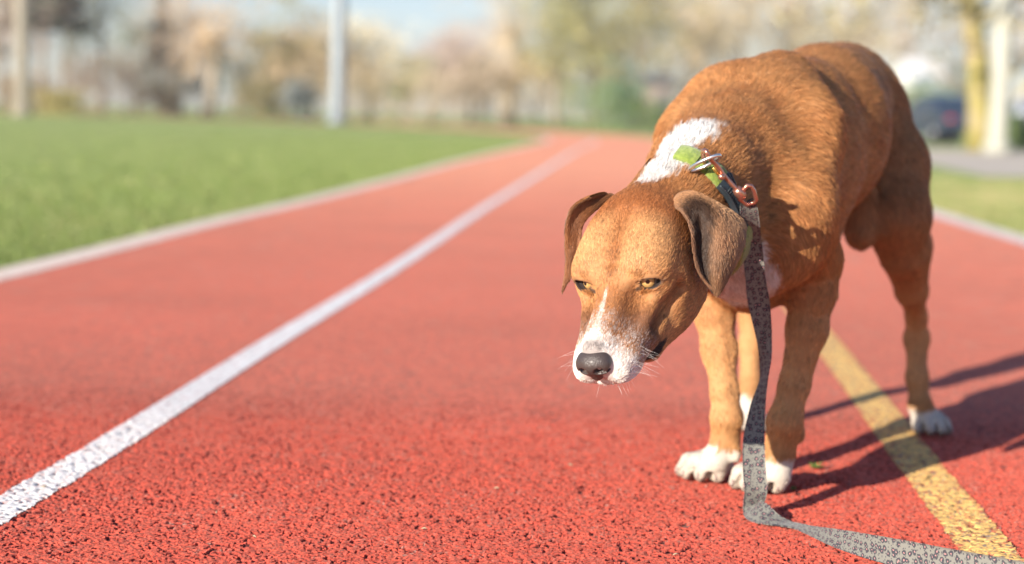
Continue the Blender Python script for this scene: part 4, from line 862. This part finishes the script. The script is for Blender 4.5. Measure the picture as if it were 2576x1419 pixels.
T_ = [ # px, Y, h, crown half-width, colours, kind, label, extra
 (10, 76, 9.0, 2.4, MAUVE, 'bare', 'mauve grey bare tree at the far left edge beside the tan pole', {}),
 (106, 84, 11., 2.3, ((.02, .035, .03), (.06, .08, .055)), 'cone', 'dark evergreen just right of the tan pole', dict(n=6000, base=.9, leaf=.5)),
 (408, 90, 6.6, 1.1, ((.03, .06, .06), (.10, .14, .11)), 'cone', 'narrow dark teal evergreen left of the pale short trunk', dict(n=2200, base=.9, leaf=.4)),
 (165, 100, 9.5, 2.6, BLUE, 'bare', 'thin bluish grey tree right of the dark evergreen', dict(n=1500)),
 (255, 88, 10.5, 2.6, OLIVE, 'bare', 'tall olive tinged thin tree left of the sky gap', dict(n=1700, base=.35)),
 (345, 96, 7.5, 2.4, ((.12, .15, .10), (.40, .40, .33)), 'bare', 'grey green loose tree beside the olive tinged tree', dict(n=1500)),
 (440, 84, 8.2, 2.0, GREY, 'bare', 'bare grey tree on a pale short trunk in the left field edge', dict(n=1300, bark=m_bark_pale, trunk=.36, base=.42)),
 (520, 82, 7.4, 1.8, ((.45, .31, .18), (.62, .46, .28)), 'bare', 'tan tree with a leaning pale trunk left of the light pole', dict(n=1500, bark=m_bark_pale, trunk=.36, lean=.10, base=.42)),
 (700, 86, 5.6, 2.1, OLIVE, 'bare', 'low olive tan tree with a rounded top left of the light pole', dict(n=3000, base=.1)),
 (785, 88, 5.0, 2.0, TAN, 'bare', 'tan bushy tree touching the light pole on its left', dict(n=3000, base=.08)),
 (930, 90, 5.2, 2.3, CREAM, 'bare', 'pale cream tree just right of the light pole', dict(n=2800, base=.15)),
 (1080, 100, 5.0, 2.6, MAUVE, 'bare', 'low mauve bare tree under the open sky', dict(n=2800, base=.1)),
 (1180, 92, 6.0, 2.3, MAUVE, 'bare', 'rounded mauve tree under the open sky', dict(n=3200, base=.15)),
 (1275, 84, 7.0, 2.1, ((.45, .36, .26), (.62, .52, .40)), 'bare', 'beige tree on a curved pale trunk in the middle of the tree line', dict(n=2600, bark=m_bark_pale, trunk=.48, lean=.02, base=.4)),
 (1400, 80, 8.5, 2.6, OLIVE, 'bare', 'olive green tree left of the yellow tufted one', dict(n=3200, base=.3)),
 (1490, 76, 9.0, 2.6, ((.20, .20, .10), (.40, .38, .18)), 'bare', 'tall olive tree with mossy yellow tufts above the track bend', dict(n=4200, base=.3)),
 (1600, 74, 9.5, 2.8, ((.20, .19, .10), (.42, .37, .19)), 'bare', 'tall dark topped olive tree above the track bend', dict(n=4200, base=.35)),
 (1730, 90, 9.5, 3.2, TAN, 'bare', 'broad beige tree left above the dog', dict(n=4200)),
 (1860, 86, 10., 3.2, ((.45, .38, .26), (.64, .54, .40)), 'bare', 'broad pale beige tree behind the shoulders of the dog', dict(n=4200)),
 (1990, 92, 9.5, 3.2, TAN, 'bare', 'beige tree behind the rump of the dog', dict(n=4200)),
 (2130, 88, 9.5, 3.0, ((.42, .36, .24), (.58, .50, .36)), 'bare', 'olive beige tree between the rump of the dog and the house', dict(n=4000)),
 (2260, 84, 9.5, 2.9, GREY, 'bare', 'grey tree above the white roof', dict(n=2300, base=.45)),
 (2380, 96, 10., 3.0, ((.30, .30, .32), (.48, .46, .46)), 'bare', 'bluish grey tree beside the mossy trunk', dict(n=2300, base=.4)),
 (2600, 70, 9., 2.4, GREY, 'bare', 'grey tree at the right edge behind the white pole', dict(n=2400, base=.35)),
]
for (px, Y, h_, cw, cl, kd, lb, ex) in T_:
    tree(at(px, Y), Y, h_, cw, cl, lb, kind=kd, **ex)
S_ = [
 (60, 74, 1.5, 1.3, BROWN, 'brown low shrub at the foot of the tan pole'),
 (150, 72, .9, 1.0, ((.30, .27, .10), (.45, .38, .16)), 'small yellow green shrub near the left edge of the field'),
 (215, 84, 2.6, 1.8, BROWN, 'dark brown shrub right of the yellow green one'),
 (320, 82, 2.9, 2.0, ((.22, .17, .13), (.38, .30, .22)), 'brown grey shrub along the far field edge'),
 (395, 80, 1.9, 1.2, ((.08, .08, .05), (.20, .18, .12)), 'low dark shrub left of the pale short trunk'),
 (480, 86, 2.9, 1.5, ((.16, .15, .14), (.30, .28, .27)), 'grey shrub between the two pale trunks'),
 (600, 80, 3.4, 1.6, DARK, 'dark evergreen shrub right of the leaning pale trunk'),
 (650, 78, 1.6, 1.0, ((.12, .11, .04), (.25, .22, .09)), 'low dark olive shrub right of the leaning pale trunk'),
 (730, 80, 3.6, 2.2, TAN, 'tan shrub thicket left of the light pole'),
 (765, 78, 1.9, .8, BLUE, 'slate coloured shrub just left of the light pole'),
 (900, 78, 2.8, 2.2, ((.34, .26, .16), (.52, .41, .27)), 'brown tan thicket right of the light pole'),
 (1010, 80, 2.8, 2.2, ((.40, .33, .20), (.56, .47, .31)), 'beige thicket in the middle of the field edge'),
 (1032, 88, 3.9, 1.0, GREEN, 'small green topped shrub poking above the beige thicket'),
 (1130, 78, 2.8, 2.0, ((.38, .30, .24), (.56, .46, .37)), 'pinkish beige thicket left of the curved pale trunk'),
 (1215, 80, 2.6, 1.6, BROWN, 'brown shrub directly left of the curved pale trunk'),
 (1350, 82, 3.2, 2.2, TAN, 'beige thicket right of the curved pale trunk'),
 (1430, 84, 3.0, 2.0, ((.34, .29, .18), (.52, .45, .30)), 'olive beige thicket under the olive trees'),
 (1520, 70, 1.6, 2.0, GREEN, 'low green hedge bush beyond the track bend'),
 (1580, 72, 2.6, 1.1, ((.03, .12, .10), (.10, .24, .20)), 'teal green bush beyond the track bend'),
 (1640, 68, 1.0, 1.8, GREEN, 'low green bush right of the teal one'),
 (1560, 84, 3.9, .9, ((.06, .08, .03), (.50, .38, .06)), 'dark shrub with a yellow side above the teal bush'),
 (1720, 84, 3.2, 2.4, TAN, 'beige thicket directly left of the dog'),
 (2290, 62, 1.6, 1.2, GREEN, 'green shrub in front of the white roofed house'),
 (2370, 66, 2.9, 1.3, ((.05, .12, .11), (.16, .24, .20)), 'teal dark shrub under the white roof'),
 (2440, 66, 2.6, 1.2, ((.30, .22, .16), (.45, .36, .28)), 'brown shrub left of the mossy trunk'),
 (2560, 40, .7, .8, GREEN, 'low green shrub at the foot of the white pole'),
]
for (px, Y, h_, cw, cl, lb) in S_:
    tree(at(px, Y), Y, h_, cw, cl, lb, n=1500, base=.0, leaf=.16, trunk=.05, name='shrub', kind='leafy')
# yellow moss tufts in the olive tree, mossy trunk at the right
def trunk_tree(pts, rad, label, bark):
    t = empty('tree', pts[0], label, 'tree', 'trees and shrubs around the sports field')
    MB().tube(pts, rad, 12).build('trunk', bark, t)
    n = 1500; r = np.random.default_rng(3); c = np.array(pts[-1])+r.normal(0, 1, (n, 3))*np.array([1.6, 1.6, 1.1]); d = r.normal(0, .18, (n, 3)); e = r.normal(0, .05, (n, 3))
    V = np.stack([c-d, c+e, c+d, c-e], 1).reshape(-1, 3); cl = np.repeat(np.array([[.32, .28, .16]])*r.uniform(.7, 1.4, (n, 1)), 4, 0)
    b = MB()
    for i in range(7):
        a = i*.9; b.tube([pts[-2], np.array(pts[-2])+np.array([math.cos(a)*1.2, math.sin(a)*1.2, 1.6])], [rad[-2]*.4, .03], 6)
    b.build('limb', bark, t); mesh_np('crown', V, np.arange(4*n).reshape(-1, 4), leafm(0, 0, 0), t, smooth=False, cols=cl); rebase(t)
q0 = W(2470, 372, 37); trunk_tree([(q0[0], 37, -.05), W(2466, 300, 37), W(2462, 180, 37), W(2445, 60, 37), W(2422, -60, 37), W(2400, -170, 37)], [.36, .28, .25, .24, .22, .16], 'leaning tree trunk coated in yellow moss left of the white pole', m_bark_moss)
# poles
def pole(name, px, py, r0, r1, hgt, m, label, Y=None, lamp=True):
    g = G(px, py, -.02) if Y is None else np.array([W(px, py, Y)[0], Y, -.02]); t = empty(name, g, label, 'pole')
    mb = MB(); mb.tube([g+[0, 0, -.05], g+[0, 0, .3], g+[0, 0, hgt]], [r0*1.04, r0, r1], 20); mb.build('shaft', m, t)
    b = MB(); b.tube([g+[0, 0, -.01], g+[0, 0, .22]], [r0*1.5, r0*1.4], 20); b.build('base_collar', m, t)
    if lamp:
        b = MB(); b.tube([g+[-.9, 0, hgt-.1], g+[.9, 0, hgt-.1]], .05, 8)
        b.build('crossarm', m, t)
        for s in (-.7, 0, .7):
            b = MB(); b.box(g[0]+s-.18, g[0]+s+.18, g[1]-.2, g[1]+.05, hgt-.55, hgt-.16); b.build('floodlight', m, t)
    rebase(t)
m_pole = vary(mat('galvanised_steel', (.5, .54, .55), .5, Metallic=.2), 5, [(.23, .27, .30), (.29, .33, .36)], 3)
m_wood = vary(mat('pole_wood', rough=.9), 4, [(.27, .24, .19), (.34, .30, .24)], 5)
m_white_pole = vary(mat('white_paint', rough=.6), 4, [(.37, .37, .31), (.44, .44, .37)], 4)
pole('wooden_pole', 55, 291, .27, .24, 12, m_wood, 'tan wooden pole at the far left edge of the field', lamp=False)
pole('floodlight_pole', 848, 312, .28, .26, 14, m_pole, 'tall grey steel floodlight pole left of centre at the field edge')
pole('white_pole', 2507, 386, .20, .19, 10, m_white_pole, 'thick white painted pole on the verge at the right', lamp=False)
# house behind the cars
m_wall = vary(mat('house_wall', rough=.8), 2, [(.42, .38, .35), (.50, .46, .42)], 3); m_roofw = vary(mat('pale_roof', rough=.5), 2, [(.78, .78, .76), (.86, .86, .84)], 2)
m_glass = mat('window_glass', (.05, .06, .07), .1); m_trim = mat('white_trim', (.7, .7, .68), .5)
hx = at(2350, 76); t = empty('house', (hx, 76, -.02), 'house with a bright white roof behind the parked cars at the right', 'house')
b = MB(); b.box(hx-.9, hx+.8, 76, 83, -.1, 2.0); b.build('wall', m_wall, t, smooth=False)
b = MB(); b.add([(hx-1.0, 75.4, 2.3), (hx+.9, 75.4, 1.9), (hx+.9, 79.5, 3.6), (hx-1.0, 79.5, 3.6), (hx+.9, 83.6, 1.9), (hx-1.0, 83.6, 2.3), (hx-1.0, 75.4, 2.15), (hx+.9, 75.4, 1.75), (hx+.9, 83.6, 1.75), (hx-1.0, 83.6, 2.15)],
      [(0, 1, 2, 3), (3, 2, 4, 5), (6, 7, 1, 0), (9, 8, 4, 5), (6, 9, 5, 3), (6, 3, 0, 0), (7, 8, 4, 2), (7, 2, 1, 1), (6, 7, 8, 9)]); b.build('roof', m_roofw, t, smooth=False)
for wx in (-.45, .4):
    w = MB(); w.box(hx+wx-.32, hx+wx+.32, 75.93, 75.99, .9, 1.9); wo_ = w.build('window', m_trim, t, smooth=False)
    w = MB(); w.box(hx+wx-.26, hx+wx+.26, 75.9, 75.925, .98, 1.82); w.build('pane', m_glass, wo_, smooth=False)
rebase(t)
sx = at(1655, 70); t = empty('shed', (sx, 70, -.02), 'small reddish brown shed left of the dog behind the track bend', 'shed')
b = MB(); b.box(sx-.5, sx+.5, 70, 72, -.1, 1.9); b.build('wall', vary(mat('shed_boards', rough=.85), 4, [(.27, .22, .19), (.33, .27, .23)], 3), t, smooth=False)
b = MB(); b.add([(sx-.6, 69.8, 1.9), (sx+.6, 69.8, 1.9), (sx+.6, 72.2, 1.9), (sx-.6, 72.2, 1.9), (sx-.6, 71, 2.3), (sx+.6, 71, 2.3)], [(0, 1, 5, 4), (3, 4, 5, 2), (0, 4, 3, 3), (1, 2, 5, 5), (0, 3, 2, 1)]); b.build('roof', m_road, t, smooth=False)
b = MB(); b.box(sx-.05, sx+.4, 69.94, 69.99, -.05, 1.6); b.build('door', vary(mat('dark_door', rough=.6), 3, [(.10, .09, .10), (.14, .13, .14)]), t, smooth=False)
rebase(t)
# parked cars
def car(X, Y, rz, body, label):
    t = empty('parked_car', (0, 0, 0), label, 'car', 'cars parked along the road'); t['_loc'] = [0, 0, 0]
    mbod = mat('car_paint', body, .25, Coat_Weight=.6, Metallic=.2); blk = mat('tyre_rubber', (.02, .02, .02), .7); gl = mat('car_glass', (.03, .05, .08), .08); chrome = mat('wheel_metal', (.5, .5, .52), .3, Metallic=.9)
    prof = np.array([(-2.1, .35), (-2.15, .75), (-1.95, .92), (-1.5, 1.0), (-1.0, 1.38), (-.4, 1.46), (.4, 1.42), (1.0, 1.02), (1.8, .9), (2.12, .7), (2.15, .35), (1.2, .24), (-1.2, .24)])
    n = len(prof); b = MB(); ws = np.linspace(-1, 1, 9); V = []
    for w in ws:
        for (px_, pz) in prof:
            tuck = .88 - .16*max(0, (pz-.85)/.6); V.append((px_*(1-.05*abs(w)**4), w*tuck, pz-(.03*abs(w)**4)))
    b.add(V, grid_faces(9, n, True)); b.add([V[i] for i in range(n)], [(0, 1, 2, 12), (2, 3, 11, 12), (3, 4, 7, 11), (4, 5, 6, 7), (7, 8, 10, 11), (8, 9, 10, 10)]); k = 8*n
    b.add([V[k+i] for i in range(n)], [(12, 2, 1, 0), (12, 11, 3, 2), (11, 7, 4, 3), (7, 6, 5, 4), (11, 10, 8, 7), (10, 9, 8, 8)]); b.build('body', mbod, t)
    for (a_, z0, b_, z1) in ((-1.47, 1.06, -1.08, 1.36), (.52, 1.37, .95, 1.08)):
        g_ = MB(); off = -.02 if a_ < 0 else .02; g_.add([(a_+off, -.66, z0), (a_+off, .66, z0), (b_+off, .6, z1), (b_+off, -.6, z1), (a_+off*2, -.66, z0+.01), (a_+off*2, .66, z0+.01), (b_+off*2, .6, z1+.01), (b_+off*2, -.6, z1+.01)], [(0, 1, 2, 3), (4, 5, 6, 7), (0, 1, 5, 4), (3, 2, 6, 7), (0, 3, 7, 4), (1, 2, 6, 5)]); g_.build('windscreen', gl, t, smooth=False)
    for sy in (-1, 1):
        g_ = MB(); y0 = sy*.79; g_.add([(-1.3, y0*1.02, 1.03), (.75, y0*1.02, 1.03), (.35, y0*.95, 1.34), (-.95, y0*.95, 1.32), (-1.3, y0*1.05, 1.03), (.75, y0*1.05, 1.03), (.35, y0*.98, 1.34), (-.95, y0*.98, 1.32)], [(0, 1, 2, 3), (4, 5, 6, 7), (0, 1, 5, 4), (3, 2, 6, 7), (0, 3, 7, 4), (1, 2, 6, 5)]); g_.build('side_window', gl, t, smooth=False)
        for xx in (-1.35, 1.35):
            w_ = MB(); w_.tube([(xx, sy*.66, .32), (xx, sy*.89, .32)], .32, 20); wh = w_.build('wheel', blk, t); w_ = MB(); w_.tube([(xx, sy*.80, .32), (xx, sy*.905, .32)], .2, 16); w_.build('rim', chrome, wh)
        for xx, colr, nm in ((-2.13, (.35, .02, .02), 'tail_light'), (2.12, (.8, .8, .78), 'headlight')):
            w_ = MB(); w_.ball((xx, sy*.6, .74), (.07, .17, .08), 8, 12); w_.build(nm, mat(nm, colr, .2), t)
    M_ = Matrix.Translation((X, Y, -.014)) @ Matrix.Rotation(rz, 4, 'Z'); del t['_loc']; t.matrix_world = M_
car(at(2372, 54), 54, R(98), (.045, .065, .10), 'dark blue car seen from behind beside the rump of the dog')
car(at(2590, 52)+.3, 52, R(80), (.80, .82, .85), 'bright white car cut by the right edge of the frame')
car(at(2470, 60)+.2, 60.5, R(95), (.35, .36, .38), 'grey car partly behind the mossy trunk')
# ================================================================ thin air over the field
b = MB(); b.box(-420, 420, -60, 900, -1.2, 40); m_h = bpy.data.materials.new('haze'); m_h.use_nodes = True; nn_ = m_h.node_tree; nn_.nodes.clear()
pv = nn_.nodes.new('ShaderNodeVolumePrincipled'); pv.inputs['Color'].default_value = (.95, .96, 1, 1); pv.inputs['Density'].default_value = .0006; pv.inputs['Anisotropy'].default_value = 0
oo = nn_.nodes.new('ShaderNodeOutputMaterial'); nn_.links.new(pv.outputs[0], oo.inputs['Volume']); hz = b.build('haze', m_h, smooth=False); tag(hz, 'thin pale haze over the field', None, kind='stuff')
